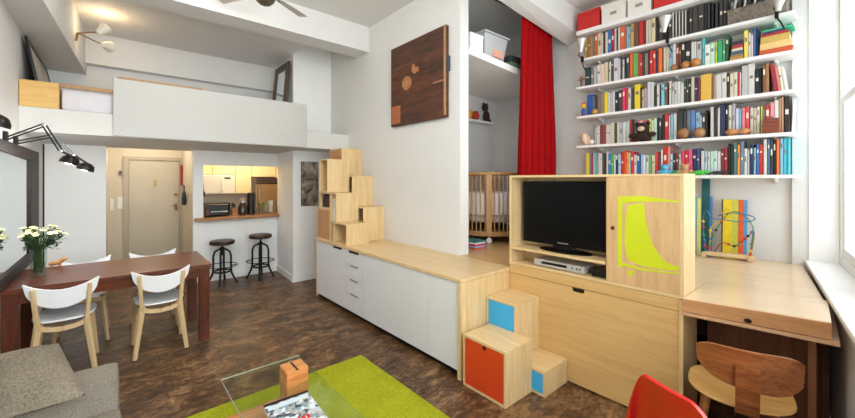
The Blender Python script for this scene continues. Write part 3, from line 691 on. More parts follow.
# bead maze
c = thing('bead_maze', 'wooden bead maze toy with looping coloured wires', 'toy', (-.73,4.25,ZD))
b0, b1 = on_z(704,258,ZD+.003), on_z(752,262,ZD+.003); b0.y = 4.24; b1.y = 4.30; b0.x = on_y(705,258,4.24).x; b1.x = on_y(751.5,262,4.30).x
q = MB(); q.bar(b0+UP*.035,b1+UP*.035,.09,.03,bev=.004); q.build('base', M_beech, c)
for p in (b0, b1): MB().bar(p+Vector((0,-.06,.0225)),p+Vector((0,.06,.0225)),.035,.045,bev=.004).build('foot', M_beech, c)
def wire(pts, col, nm):
    P = [on_y(px,py,yy) for px, py, yy in pts]; out = []
    n = len(P)
    for i in range(n-1):
        p0, p1, p2, p3 = P[max(i-1,0)], P[i], P[i+1], P[min(i+2,n-1)]
        for k in range(8):
            t_ = k/8; out.append(.5*((2*p1)+(p2-p0)*t_+(2*p0-5*p1+4*p2-p3)*t_*t_+(3*p1-p0-3*p2+p3)*t_**3))
    out.append(P[-1])
    w_ = MB().tube(out, .005, 6).build('wire', plain('wire_'+nm, col, .35, metal=.2), c, True); return out
def beads(path, spots, cols):
    for s_, cc in zip(spots, cols):
        p = path[int(s_*(len(path)-1))]; MB().ball(p, .0125, 10).build('bead', plain('bead_%d_%d_%d' % cc, cc, .35), c, True)
w1 = wire([(706,254,4.25),(703.5,235,4.25),(703.5,215,4.25),(707,211,4.25),(712,218,4.25),(722,219.5,4.25),(745,222,4.25),(755,219,4.25),(748,215,4.25),(730,213,4.25),(718,216,4.26)], (70,110,150), 'blue')
w2 = wire([(709,253,4.27),(710,240,4.27),(711,228,4.27),(720,221,4.27),(732,215,4.27),(727,208,4.27),(722,214,4.27)], (226,190,40), 'yellow')
w3 = wire([(750,256,4.29),(752,240,4.29),(753,228,4.29),(748,219,4.29),(738,212,4.29),(728,214,4.29),(716,230,4.28),(711,242,4.27),(708,254,4.26)], (60,140,80), 'green')
w4 = wire([(713,255,4.26),(722,243,4.26),(736,246,4.27),(748,236,4.28),(754,232,4.29),(751,254,4.29)], (150,70,50), 'red')
rd, yl, bl, gn, bk = (200,40,36), (232,190,40), (40,110,180), (40,140,90), (40,36,40)
beads(w1, (.02,.05,.08,.11,.14,.17), (yl,rd,bl,gn,rd,yl)); beads(w4, (.3,.38,.45,.55,.62,.7), (rd,bk,gn,rd,bk,bl)); beads(w3, (.03,.06,.1,.7,.75,.95), (rd,yl,gn,rd,bk,rd)); beads(w2, (.1,.2,.3), (rd,bl,yl))

# ---------------------------------------------------------------- bookshelves
YSF = 4.20; YSB = 4.469
SH = [((577,31.5),(797,-36.0)), ((579.3,59.4),(795,9.6)), ((576.5,87.3),(795,49.3)), ((576.5,116.6),(795,88.8)), ((576.2,145.8),(794.5,131.6)), ((640,173.8),(794.5,174.1))]
names = ('top','second','third','fourth','fifth','lowest')
shelf = []
for i, (L_, R_) in enumerate(SH):
    a = on_y(*L_, YSF); b_ = on_y(*R_, YSF)
    if i == 5: a = Vector((-2.14, YSF, 1.607)); b_ = Vector((-.29, YSF, 1.604))
    if i == 0: a.x = -2.143; b_.x = -.29; b_.z = a.z-.05
    if i == 4: b_.x += .0
    th = .028 if i else .045; shelf.append((a.x, a.z, b_.x, b_.z))
    c = thing('wall_shelf', f'white bookshelf board, {names[i]} of the six on the back wall', 'shelf', ((a.x+b_.x)/2,YSB,a.z-th), 0, 'white bookshelf boards')
    q = MB(); q.hexa([(a.x,YSF,a.z-th),(b_.x,YSF,b_.z-th),(b_.x,YSB,b_.z-th),(a.x,YSB,a.z-th),(a.x,YSF,a.z),(b_.x,YSF,b_.z),(b_.x,YSB,b_.z),(a.x,YSB,a.z)], .002)
    q.build('board', M_white, c)
    for xx in (-1.93,-1.15,-.42):
        zz = a.z+(b_.z-a.z)*(xx-a.x)/(b_.x-a.x)-th
        MB().hexa([(xx-.008,YSF+.13,zz-.02),(xx+.008,YSF+.13,zz-.02),(xx+.008,YSB-.012,zz-.05),(xx-.008,YSB-.012,zz-.05),(xx-.008,YSF+.13,zz-.001),(xx+.008,YSF+.13,zz-.001),(xx+.008,YSB-.012,zz-.001),(xx-.008,YSB-.012,zz-.001)]).build('bracket', M_white, c)
# (the boards carry their brackets; no separate rails needed)
def shelf_z(i, x): x0, z0, x1, z1 = shelf[i]; return z0+(z1-z0)*(x-x0)/(x1-x0)

CN = {}
def cname(rgb):
    import colorsys
    h, l, s = colorsys.rgb_to_hls(*[v/255 for v in rgb]); h *= 360
    if s < .14 or l < .1 or l > .93:
        return 'black' if l < .2 else 'dark grey' if l < .4 else 'grey' if l < .62 else 'pale grey' if l < .8 else 'white'
    if h < 14 or h >= 345: n = 'red'
    elif h < 28: n = 'orange' if l > .42 and s > .5 else 'brown'
    elif h < 46: n = 'tan' if s < .5 else 'ochre'
    elif h < 66: n = 'yellow' if s > .4 else 'cream'
    elif h < 165: n = 'green'
    elif h < 195: n = 'teal'
    elif h < 250: n = 'blue'
    elif h < 300: n = 'purple'
    else: n = 'pink'
    if n in ('red','blue','green','brown','purple','teal','tan','pink'):
        n = ('dark ' if l < .26 else 'pale ' if l > .7 else '')+n
    return n
ordn = lambda k: f"{k}{'th' if 10 <= k % 100 <= 20 else {1:'st',2:'nd',3:'rd'}.get(k % 10,'th')}"
rows_words = {1:'second shelf down', 2:'third shelf down', 3:'fourth shelf down', 4:'fifth shelf down', 5:'lowest shelf'}
count = {}
def book(row, xa, xb, h, col, y0=4.275, dep=.16, tilt=0.0):
    w = xb-xa
    if w < .008: return
    z = shelf_z(row, (xa+xb)/2)+.0012
    count[row] = count.get(row, 0)+1
    q = MB(); tcv = min(.003, w*.15); y1 = y0+dep
    # cover: U-shaped shell with the spine to the room, page block inside
    pr = [(xa,y1),(xa,y0+.004),(xa+.004 if w > .016 else xa+w*.25,y0),(xb-.004 if w > .016 else xb-w*.25,y0),(xb,y0+.004),(xb,y1),(xb-tcv,y1),(xb-tcv,y0+.01),(xa+tcv,y0+.01),(xa+tcv,y1)]
    q.prism(pr,'z',z,z+h)
    q.mi = 1; q.box(xa+tcv,xb-tcv,y0+.0101,y1-.006,z+.003,z+h-.004)
    if w > .014 and random.random() < .45:
        q.mi = 2
        hb = h*random.uniform(.05,.22); zb = z+h*random.uniform(.45,.75)
        q.box(xa+w*.22,xb-w*.22,y0-.0006,y0+.0001,zb,zb+hb)
    if tilt: bmesh.ops.rotate(q.bm, cent=(xa if tilt < 0 else xb,y0,z), matrix=Matrix.Rotation(tilt,3,'Y'), verts=q.bm.verts)
    cm = plain('book_%d_%d_%d' % col, col, .5, var=.06, scale=30)
    lab = plain('book_label_light', (232,226,208), .5) if sum(col) < 420 else plain('book_label_dark', (128,112,106), .5)
    o = q.build('book', [cm, M_pages, lab], origin=((xa+xb)/2,y0,z))
    size = 'thin' if w < .02 else 'thick' if w > .04 else ('tall' if h > .245 else 'short' if h < .2 else 'mid-sized')
    tag(o, f'{size} {cname(col)} book, {ordn(count[row])} from the left on the {rows_words[row]}', 'book', f'books on the {rows_words[row]}')

Wt,Cr,Bk,Dg,Gy,Pg = (208,206,200),(210,198,164),(24,23,25),(58,57,58),(128,126,124),(184,184,184)
Rd,Or,Mr,Yl,Oc,Br = (196,38,32),(222,96,40),(128,44,44),(230,206,44),(178,138,56),(112,76,54)
Bl,Nv,Lb,Gn,Tl,Mt = (52,110,172),(30,42,82),(134,184,210),(96,168,86),(52,160,168),(188,220,206)
Pk,Pu,Lv,Tn,Lm = (214,50,104),(70,44,84),(206,200,216),(176,146,108),(182,200,56)
ROWS = {
1:[(570,6.43,[(95,112,Oc,.23),(113,129,(160,112,56),.25),(130,145,Tn,.26),(147,158,Gy,.24),(159,178,Or,.27),(179,201,Cr,.27),(202,212,Wt,.25),(212,227,(92,44,36),.28),(227,242,Wt,.26),(243,266,Bl,.27),(267,284,(168,36,54),.27),(286,298,Wt,.27),(299,308,Dg,.25),(309,321,Wt,.27),(323,352,Or,.27),(353,363,Gy,.26),(364,374,Pg,.26),(375,388,Lb,.25),(389,411,(188,160,76),.3),(412,440,(118,70,56),.29)]),
   (630,6.43,[(58,88,Rd,.29),(89,100,Mr,.27),(102,117,Wt,.29),(118,134,Cr,.27),(136,163,(218,206,174),.31),(166,184,Bk,.27),(186,216,Dg,.24),(217,240,Bk,.22),(246,270,Dg,.24),(272,282,Wt,.27),(283,291,Bk,.26),(292,302,Wt,.27),(303,311,Bk,.26),(312,322,Wt,.27),(323,331,Bk,.26),(332,342,Wt,.26),(343,351,Bk,.26),(352,362,Wt,.26),(363,380,Bk,.26),(381,400,Dg,.27)]),
   (690,6.43,[(16,50,(66,62,54),.28),(52,90,(58,54,50),.28),(91,110,Bk,.3),(112,128,Dg,.26),(129,136,Wt,.24),(137,152,Bk,.26),(153,160,Gy,.26),(162,180,Dg,.25),(181,188,Pg,.26),(189,212,Dg,.27),(213,238,(48,50,52),.28)])],
2:[(570,6.97,[(104,142,(44,60,60),.23),(146,164,Gy,.22),(165,184,Pg,.2),(188,214,Wt,.23),(215,240,(230,196,168),.23),(241,262,Cr,.23),(264,270,Dg,.22),(271,285,Wt,.24),(286,302,(70,74,46),.25),(304,335,Lv,.26),(336,350,Wt,.24),(351,364,Dg,.23),(365,378,Wt,.23),(379,392,Bk,.25),(393,414,(40,64,68),.25),(416,438,Or,.28),(440,474,Gn,.26),(475,490,Rd,.26)]),
   (630,6.97,[(22,26,Cr,.25),(63,84,Rd,.25),(85,100,Dg,.23),(102,125,(140,122,108),.24),(127,136,Dg,.24),(137,158,Rd,.25),(159,180,(208,58,48),.25),(181,196,Nv,.24),(197,224,(230,116,36),.26),(226,232,Dg,.24),(233,250,Wt,.26),(252,270,Cr,.25),(271,296,Lb,.26),(297,320,Wt,.27),(321,342,Mr,.26),(343,356,Br,.24),(358,384,Bk,.26),(385,424,Bk,.27),(426,448,Wt,.26)]),
   (690,6.97,[(12,44,Wt,.25),(46,80,Pg,.24),(84,102,(92,186,190),.27),(104,140,(224,232,226),.2),(141,172,(198,226,206),.2),(174,190,Lm,.2),(192,224,(48,166,122),.21),(226,246,(76,150,96),.22),(248,270,(34,88,56),.25)]),
   (740,6.97,[(27,56,(238,216,100),.25),(58,76,Wt,.22),(77,92,(236,204,206),.21),(95,112,Bl,.25),(114,128,Nv,.25)])],
3:[(570,6.97,[(117,159,(36,84,158),.24),(161,170,Gy,.22),(171,189,Dg,.23),(191,214,(126,108,98),.24),(215,235,(148,124,104),.23),(238,262,Yl,.23),(264,280,Wt,.22),(281,295,Pg,.22),(296,311,Lv,.23),(314,334,Bk,.23),(336,364,Dg,.24),(365,384,Pk,.25),(385,402,Rd,.25),(404,424,Wt,.23),(426,446,Dg,.24),(449,489,(232,204,40),.26)]),
   (630,6.97,[(70,80,Bk,.23),(82,98,(190,178,164),.21),(99,118,(170,158,148),.21),(121,144,Lv,.27),(145,165,Wt,.27),(174,185,Bk,.22),(186,206,Wt,.22),(207,215,Bk,.22),(216,240,(122,196,214),.23),(241,261,Br,.23),(263,270,Dg,.23),(272,288,Wt,.24),(290,308,Pg,.22),(309,326,Wt,.22),(328,352,(206,206,202),.22),(353,374,Wt,.21),(377,392,Dg,.23),(393,408,(44,70,52),.24),(409,424,Bk,.24),(426,449,(206,188,164),.25),(450,472,Nv,.24),(473,490,Mr,.23)]),
   (690,6.97,[(22,44,(44,56,92),.23),(46,70,(62,44,70),.22),(74,150,(224,178,72),.25),(155,166,Gy,.23),(167,180,(214,150,140),.22),(181,220,(208,206,202),.23),(221,255,Wt,.23),(257,275,Bk,.22),(277,304,Cr,.22),(305,331,Wt,.23),(332,344,Rd,.22),(345,356,(232,200,190),.22),(360,404,Pg,.26),(405,450,Wt,.27),(452,486,Bk,.22)]),
   (740,6.97,[(139,150,Bk,.22)])],
4:[(570,6.43,[(148,158,Gy,.21),(159,170,Pg,.2),(172,190,Wt,.21),(192,210,(128,52,54),.22),(211,229,(150,64,62),.22),(231,246,Wt,.22),(247,260,(214,212,206),.22),(262,284,Cr,.23),(286,300,(70,74,60),.22),(302,318,Wt,.23),(319,338,Pg,.22),(339,360,Wt,.22),(362,382,(182,214,210),.24),(384,398,Rd,.24),(400,414,Dg,.24),(415,432,Gy,.24),(434,450,(220,128,136),.23)]),
   (630,5.97,[(22,38,(170,60,64),.21),(40,56,(228,150,150),.21),(58,76,(232,196,188),.22),(78,102,(206,84,84),.22),(112,126,(204,210,130),.24),(127,140,(222,224,168),.22),(142,160,Mt,.23),(162,172,Bk,.23),(173,188,Dg,.22),(190,206,Bk,.26),(207,230,(198,36,54),.26),(232,240,Wt,.25),(242,258,Lb,.26),(260,278,Wt,.26),(280,316,(44,44,46),.29),(318,336,Dg,.27),(338,362,(98,112,128),.26),(363,390,(82,132,186),.26),(392,418,(138,170,196),.25)]),
   (690,4.91,[(4,20,(104,140,178),.22),(22,38,Lb,.23),(40,58,(156,180,196),.22),(60,76,Dg,.24),(77,86,Bk,.25),(100,116,Wt,.28),(117,133,(48,46,48),.28),(135,147,Wt,.27),(149,172,(38,52,90),.29),(174,188,Bk,.28),(189,204,Wt,.27),(206,222,(172,172,176),.28),(224,240,(198,206,228),.24),(241,252,Lb,.24),(254,272,(222,130,136),.24),(273,292,(210,78,84),.24),(295,312,Wt,.24),(313,328,Cr,.23),(329,342,(226,226,226),.23)]),
   (740,4.4,[(55,66,Wt,.22),(67,78,Dg,.23),(79,90,Bk,.23),(91,100,(216,206,90),.23),(101,110,Gy,.22),(111,132,(190,44,48),.24),(133,150,(238,150,160),.26),(151,170,(220,214,214),.28),(171,181,Tn,.29),(182,192,(196,150,120),.29),(194,220,(40,28,24),.3),(222,238,Pg,.3)])],
5:[(570,6.43,[(102,124,(226,198,70),.24),(126,136,Gy,.24),(137,146,Rd,.22),(147,166,Lb,.24),(167,180,(120,160,140),.24),(181,196,Wt,.24),(197,206,(222,214,200),.23),(207,218,(92,50,76),.24),(219,227,Dg,.24),(233,244,Wt,.26),(246,262,(44,126,190),.22),(263,278,(74,178,76),.22),(280,293,Wt,.22),(294,308,Nv,.22),(309,326,(162,208,226),.22),(328,346,Rd,.24),(347,364,(232,86,44),.25),(365,376,(240,170,60),.23),(378,388,(168,206,214),.23),(390,410,(206,44,46),.23),(412,428,Wt,.2),(430,448,(42,92,168),.21)]),
   (630,5.97,[(5,20,(204,48,50),.2),(22,34,Wt,.2),(35,45,Lb,.2),(46,64,(40,92,172),.21),(66,74,Wt,.2),(76,92,(196,222,232),.2),(94,112,Wt,.2),(114,128,(110,170,110),.2),(130,150,Cr,.2),(152,166,(206,64,56),.22),(167,182,Mr,.2),(184,196,Wt,.24),(198,222,Rd,.27),(224,238,(226,140,130),.26),(240,254,(176,216,232),.2),(256,272,Dg,.2),(274,288,Mr,.2),(290,304,(160,200,190),.2),(306,326,(222,66,92),.22),(328,346,Rd,.22),(348,372,(226,84,128),.22),(374,396,Nv,.23),(397,416,(64,70,120),.23)]),
   (690,4.91,[(4,20,(232,110,140),.22),(22,36,Nv,.22),(37,52,(54,52,98),.22),(54,70,Wt,.22),(71,84,(168,204,220),.22),(86,98,Wt,.21),(100,116,Mt,.22),(117,132,(206,230,236),.22),(134,150,Wt,.21),(152,166,Mr,.24),(167,184,(150,42,48),.25),(186,198,Bk,.27),(199,212,(36,38,36),.26),(214,230,(80,120,120),.27),(232,246,(232,146,56),.26),(248,264,(116,136,160),.29),(266,280,(214,216,218),.23),(281,292,Pg,.21),(294,310,Nv,.26),(312,324,Lb,.23),(326,340,Bl,.25)]),
   (740,4.4,[(29,44,Wt,.27),(46,58,(40,52,94),.27),(60,70,Gy,.22),(71,82,(206,210,214),.21),(84,100,Rd,.26),(103,119,Wt,.32),(121,132,(74,110,140),.3),(133,146,Dg,.29),(147,158,Bk,.28),(160,174,(232,116,58),.29),(176,190,Lb,.3),(191,206,(74,176,196),.32),(207,217,Tl,.31),(219,234,Wt,.3)])],
}
for row, blocks in ROWS.items():
    last = -9
    for x_org, sc, lst in blocks:
        for a, b_, col, h in lst:
            xa = on_y(x_org+a/sc,100,4.275).x; xb = on_y(x_org+b_/sc,100,4.275).x-.0012
            xa = max(xa, last+.0006)
            if xb > -.325: xb = -.325
            z_here = shelf_z(row, xa); room = (shelf_z(row-1, xa)-.03 if row > 1 else shelf_z(0, xa)-.05)-z_here-.012
            hh = min(h*(1.1 if row == 5 and x_org < 680 else 1.04)+random.uniform(-.008,.008), room)
            if xb-xa > .0085: book(row, xa, xb, hh, col); last = xb
# leaning books near the right end of shelf 4th
for px0, w_, h_, col in ((762.6,.02,.25,(124,84,52)),(765.6,.02,.26,(156,112,70))):
    xa = on_y(px0,100,4.275).x; book(3, xa, xa+w_, h_, col)
xa = on_y(765.6,100,4.275).x+.02+.034
for w_, h_, col in ((.024,.25,(152,38,46)),(.018,.22,(206,120,118)),(.018,.22,(226,214,188)),(.016,.21,Wt),(.018,.2,Rd),(.014,.19,(160,36,44))):
    if xa+w_ > -.326: break
    book(3, xa, xa+w_, h_, col, tilt=-.12); xa += w_/math.cos(.12)+.0015
# stacks lying flat on the third shelf
def flat_stack(px0, px1, items, where):
    xa, xb = on_y(px0,60,4.27).x, on_y(px1,60,4.27).x; z = shelf_z(2,(xa+xb)/2)+.006
    for k, (h, col, s) in enumerate(items):
        x1_ = xa+(xb-xa)*s
        q = MB(); q.box(xa+.004*k,x1_,4.26,4.43,z,z+.003); q.box(xa+.004*k,x1_,4.26,4.43,z+h-.003,z+h); q.box(xa+.004*k,x1_,4.26,4.264,z+.003,z+h-.003)
        q.mi = 1; q.box(xa+.004*k+.004,x1_-.004,4.2641,4.428,z+.0031,z+h-.0031)
        o = q.build('book', [plain('book_%d_%d_%d' % col, col, .5, var=.06, scale=30), M_pages], origin=((xa+x1_)/2,4.3,z))
        tag(o, f'{cname(col)} book lying flat, {ordn(k+1)} up in the {where}', 'book', 'books lying flat on the third shelf down')
        z += h+.001
flat_stack(730.2,743.4,((.035,(186,140,70),1),(.02,(150,120,80),.98),(.03,(60,90,110),.97),(.022,(214,204,180),.96),(.03,(170,50,48),.98),(.035,(40,38,52),1)),'middle pile, third shelf down')
flat_stack(759.5,793.5,((.05,(196,84,46),.99),(.055,(228,188,124),.96),(.055,(196,164,84),.9),(.02,(160,36,34),.88),(.02,(70,40,90),.7),(.014,(52,186,136),1)),'pier-end pile, third shelf down')
# grey basket and slanted magazines on the second shelf
xa, xb = on_y(728,30,4.24).x, on_y(787,30,4.24).x; z = shelf_z(1,(xa+xb)/2)+.006
c = thing('storage_basket', 'long grey woven basket on the second shelf', 'basket', ((xa+xb)/2,4.33,z))
M_bask = fabric('basket_weave', (104,96,86), (142,132,120), 60)
q = MB(); q.box(xa,xb,4.22,4.23,z,z+.13); q.box(xa,xb,4.43,4.44,z,z+.13); q.box(xa,xa+.01,4.23,4.43,z,z+.13); q.box(xb-.01,xb,4.23,4.43,z,z+.13); q.box(xa+.01,xb-.01,4.23,4.43,z,z+.01)
q.build('body', M_bask, c); MB().tube([(xa,4.22,z+.13),(xb,4.22,z+.13),(xb,4.44,z+.13),(xa,4.44,z+.13)], .007, 8, closed=True).build('rim', M_bask, c)
for k in range(13):
    x = xa+.02+.034*k+(.03 if k > 5 else 0)
    if x+.02 > xb: break
    col = (Wt,Bk,Wt,Bk,Wt,Dg,Bk,Dg,Bk,Dg,Bk,Bk,Dg)[k]
    q = MB(); sl = .03 if k < 6 else 0
    q.hexa([(x,4.25,z+.011),(x+.012,4.25,z+.011),(x+.012,4.42,z+.011),(x,4.42,z+.011),(x+sl,4.25,z+.23),(x+.012+sl,4.25,z+.23),(x+.012+sl,4.42,z+.24),(x+sl,4.42,z+.24)])
    o = q.build('magazine', plain('mag_%d_%d_%d' % col, col, .4), origin=(x,4.3,z+.011)); tag(o, f'{cname(col)} magazine, {ordn(k+1)} from the left in the grey basket', 'magazine', 'magazines in the grey basket')
# storage boxes on the top shelf
for k, (p0, p1, col, lab) in enumerate(((577.5,600,(196,34,28),'red storage box at the curtain end of the top shelf'),(601.5,626,(232,228,220),'white storage box beside the end red box, top shelf'),(627.5,651.5,(236,232,226),'white storage box next to the second red box, top shelf'),(653.5,690,(204,40,30),'red storage box, second one along the top shelf'),(692,730,(232,228,220),'white storage box far along the top shelf'))):
    xa, xb = on_y(p0,20,4.23).x, on_y(p1,20,4.23).x; z = shelf_z(0,(xa+xb)/2)+.004
    c = thing('storage_box', lab, 'box', ((xa+xb)/2,4.32,z), 0, None)
    m_ = plain('carton_%d' % k, col, .6, var=.03)
    box(xa+.004,xb-.004,4.224,4.44,z,z+.17,bev=.002).build('body', m_, c)
    l_ = MB(); l_.box(xa,xb,4.22,4.444,z+.1701,z+.215,.003); l_.build('lid', m_, c)
    xm = (xa+xb)/2; box(xm-.035,xm+.035,4.2215,4.2238,z+.08,z+.115).build('label_holder', M_steel if k in (1,2,4) else m_, c)

# small things standing in front of the books
def wooden_ball(px, row, r, lab, col=(176,120,66), bowl=False):
    x = on_y(px,100,4.235).x; z = shelf_z(row,x)+.001
    if bowl:
        q = MB().lathe([(0,0),(r*.5,0),(r*.9,r*.4),(r,r*.85),(r*.92,r*.85),(r*.8,r*.45),(r*.4,.01),(0,.01)], 20, (x,4.24,z))
    else: q = MB().ball((x,4.24,z+r), r, 16)
    o = q.build('wooden_bowl' if bowl else 'wooden_ball', wood('turned_%d' % col[0], tuple(int(v*.8) for v in col), col, 'x', 3, .4), smooth=True, origin=(x,4.24,z)); tag(o, lab, 'bowl' if bowl else 'ball')
wooden_ball(674,2,.034,'small brown wooden ball before red books, third shelf')
wooden_ball(685.5,2,.04,'mid-sized wooden ball before black books, third shelf', (186,128,66))
wooden_ball(695.5,2,.045,'largest turned wooden ball before white books, third shelf', (196,132,72))
wooden_ball(594.5,3,.035,'small golden ball on the fourth shelf near the curtain', (204,160,72))
wooden_ball(683.5,4,.055,'round wooden ball before the tall black book, fifth shelf', (158,106,66))
wooden_ball(699,4,.052,'large round wooden ball before dark books, fifth shelf', (170,122,78))
# carved wooden piece
x0, x1 = on_y(725,130,4.235).x, on_y(751,130,4.235).x; z = shelf_z(4,(x0+x1)/2)+.003
q = MB(); n = 9
q.tube([(x0+(x1-x0)*k/n,4.24,z+.034) for k in range(n+1)], [.01,.026,.033,.03,.02,.018,.028,.03,.02,.008], 10)
o = q.build('carved_fish', wood('carved', (176,116,70), (206,150,98), 'x', 3, .4), smooth=True, origin=((x0+x1)/2,4.24,z)); tag(o, 'long carved pale wooden piece lying on the fifth shelf', 'carving')
# brown box
x0, x1 = on_y(763,130,4.23).x, on_y(779,130,4.23).x; z = shelf_z(4,(x0+x1)/2)+.002
c = thing('wooden_box', 'small reddish-brown wooden box on the fifth shelf', 'box', ((x0+x1)/2,4.235,z)); mb_ = wood('box_brown', (110,46,32), (138,64,44), 'x', 2, .4)
box(x0,x1,4.205,4.27,z,z+.09,bev=.003).build('body', mb_, c); box(x0,x1,4.205,4.27,z+.0905,z+.125,bev=.003).build('lid', mb_, c)
# toy bear
def toy(name, label, px, row, col, s, parts):
    x = on_y(px,100,4.235).x; z = shelf_z(row,x)+.002
    c = thing(name, label, 'toy', (x,4.235,z)); m_ = plain(name+'_fur', col, .9, var=.15, scale=40, bump=.4)
    for nm, dx, dy, dz, r, sz, cc in parts:
        MB().ball((x+dx*s,4.235+dy*s,z+dz*s), r*s, 12, sz).build(nm, plain('%s_%d' % (name, cc[0]), cc, .8) if cc else m_, c, True)
bear = [('body',0,0,.05,.06,(1.1,.6,.85),None),('head',0,-.01,.125,.05,(1.1,.7,1),None),('ear',-.045,0,.165,.02,(1,.5,1),None),('ear',.045,0,.165,.02,(1,.5,1),None),('muzzle',0,-.04,.115,.025,(1.2,.5,.9),(206,190,164)),('arm',-.075,-.01,.06,.03,(1.4,.6,.8),None),('arm',.075,-.01,.06,.03,(1.4,.6,.8),None),('leg',-.05,-.012,.022,.022,(1.4,1,1),None),('leg',.05,-.012,.022,.022,(1.4,1,1),None)]
toy('toy_monkey', 'dark brown plush toy with pale face on the fifth shelf', 642.5, 4, (46,30,24), 1.15, bear)
toy('toy_figure', 'small yellow and blue toy figure on the fourth shelf', 583.5, 3, (222,178,40), .8, [('body',0,0,.06,.045,(.8,.6,1.3),(48,88,160)),('head',0,0,.145,.035,(1,.8,1),None),('leg',-.025,0,.014,.014,(1.5,1.2,1),(206,60,40)),('leg',.025,0,.014,.014,(1.5,1.2,1),(206,60,40)),('hat',0,0,.18,.024,(1,.8,.8),(206,60,40))])
toy('toy_elephant', 'light blue plush toy on the lowest shelf', 665, 5, (90,180,220), .62, [b for b in bear if b[0] != 'muzzle'])
toy('toy_turtle', 'green plush turtle toy on the lowest shelf', 674.5, 5, (40,140,100), .5, [('body',0,0,.05,.06,(1.3,.6,.8),None),('head',.085,-.01,.06,.03,(1,.7,1),None),('leg',-.05,-.015,.018,.018,(1.2,1,1),None),('leg',.05,-.015,.018,.018,(1.2,1,1),None)])
toy('toy_dinosaur', 'bright green plush toy at the desk end, lowest shelf', 699.5, 5, (84,196,76), .6, [('body',0,0,.04,.05,(1.7,.6,.75),None),('head',.1,-.01,.05,.03,(1.2,.8,.9),None),('tail',-.1,0,.025,.02,(2,.8,.8),None),('leg',-.05,-.015,.016,.016,(1.2,1,1),None),('leg',.05,-.015,.016,.016,(1.2,1,1),None)])
toy('toy_lizard', 'dark grey plush toy beside the bright green one', 717, 5, (56,58,60), .6, [('body',0,0,.035,.04,(2.0,.6,.7),None),('head',.09,-.01,.04,.026,(1.3,.8,.9),None),('tail',-.1,0,.02,.018,(2,.8,.8),None)])
toy('plush_rabbit', 'tan plush toy lying among pink books, lowest shelf', 685, 5, (196,150,108), .62, [b for b in bear if b[0] in ('body','head','ear','arm')])
# shell
x = on_y(588,140,4.24).x; z = shelf_z(4,x)+.002
c = thing('seashell', 'large spiral seashell at the curtain end, fifth shelf', 'seashell', (x,4.25,z))
q = MB(); n = 30
pts = []; rs = []
for k in range(n):
    t_ = k/(n-1); a = t_*4*PI; rr = .05*(1-t_)+.004
    pts.append((x-.02+.09*(t_-.3), 4.225+rr*math.cos(a)*.5, z+.062+rr*math.sin(a))); rs.append(.04*(1-t_)+.006)
q.tube(pts, rs, 10); q.build('shell', plain('shell_cream', (214,180,150), .4, var=.2, scale=18), c, True)
MB().ball((x+.045,4.228,z+.035), .03, 12, (1.2,.8,1)).build('opening', plain('shell_pale', (232,216,196), .4), c, True)
# wooden figure third shelf
x = on_y(581,80,4.24).x; z = shelf_z(2,x)+.001
c = thing('wooden_figure', 'small brown wooden figure at the curtain end, third shelf', 'figurine', (x,4.25,z)); mw = wood('figure_wood', (96,58,36), (130,86,54), 'z', 3, .5)
MB().lathe([(.022,0),(.022,.01),(.008,.014),(.012,.06),(.016,.09),(.006,.1)], 12, (x,4.25,z)).build('body', mw, c, True); MB().ball((x,4.25,z+.115), .017, 10).build('head', mw, c, True)
MB().tube([(x-.045,4.25,z+.1),(x,4.25,z+.085),(x+.04,4.25,z+.1)], .006).build('arm', mw, c, True)
# clamp lamps
def clamp_lamp(label, px, py, px2, row):
    x = on_y(px2,50,4.2).x; z = shelf_z(row,x)
    s = on_y(px,py,4.08); c = thing('clamp_lamp', label, 'lamp', (x,4.19,z), 0, None)
    MB().box(x-.012,x+.012,4.165,4.198,z-.045,z+.02,.003).build('clamp', M_dark, c)
    MB().tube([(x,4.17,z+.0),(x-.01,4.10,z+.02),(s.x,s.y,s.z-.05)], .006).build('arm', M_dark, c, True)
    MB().tube([(x,4.17,z-.04),(x+.03,4.14,z-.10),(x+.05,4.15,z-.16)], .006).build('cord', M_dark, c, True)
    d = Vector((.1,-.1,.9)).normalized(); Rm = d.to_track_quat('Z','Y').to_matrix().to_4x4()
    MB().lathe([(.018,-.06),(.022,-.03),(.058,.09),(.055,.09),(.02,-.02),(0,-.022)], 18, s, Rm).build('shade', plain('lamp_silver', (214,212,208), .3, metal=.4), c, True)
clamp_lamp('silver clamp lamp at the curtain end of the second shelf', 581, 47, 583, 1)
clamp_lamp('silver clamp lamp over the white magazines, second shelf', 664.5, 26, 668, 1)
clamp_lamp('silver clamp lamp by the pier end of the second shelf', 779, 3, 777, 1)
# magazine leaning at the very end by pier
x = on_y(795.5,120,4.22).x
o = MB().hexa([(-.318,4.28,shelf_z(4,-.31)+.002),(-.306,4.28,shelf_z(4,-.31)+.002),(-.306,4.4,shelf_z(4,-.31)+.002),(-.318,4.4,shelf_z(4,-.31)+.002),(-.304,4.27,shelf_z(4,-.31)+.27),(-.296,4.27,shelf_z(4,-.31)+.27),(-.296,4.4,shelf_z(4,-.31)+.27),(-.304,4.4,shelf_z(4,-.31)+.27)]).build('magazine', M_white, origin=(-.312,4.3,shelf_z(4,-.31)+.002)); tag(o, 'white magazine leaning against the pier on the fifth shelf', 'magazine')

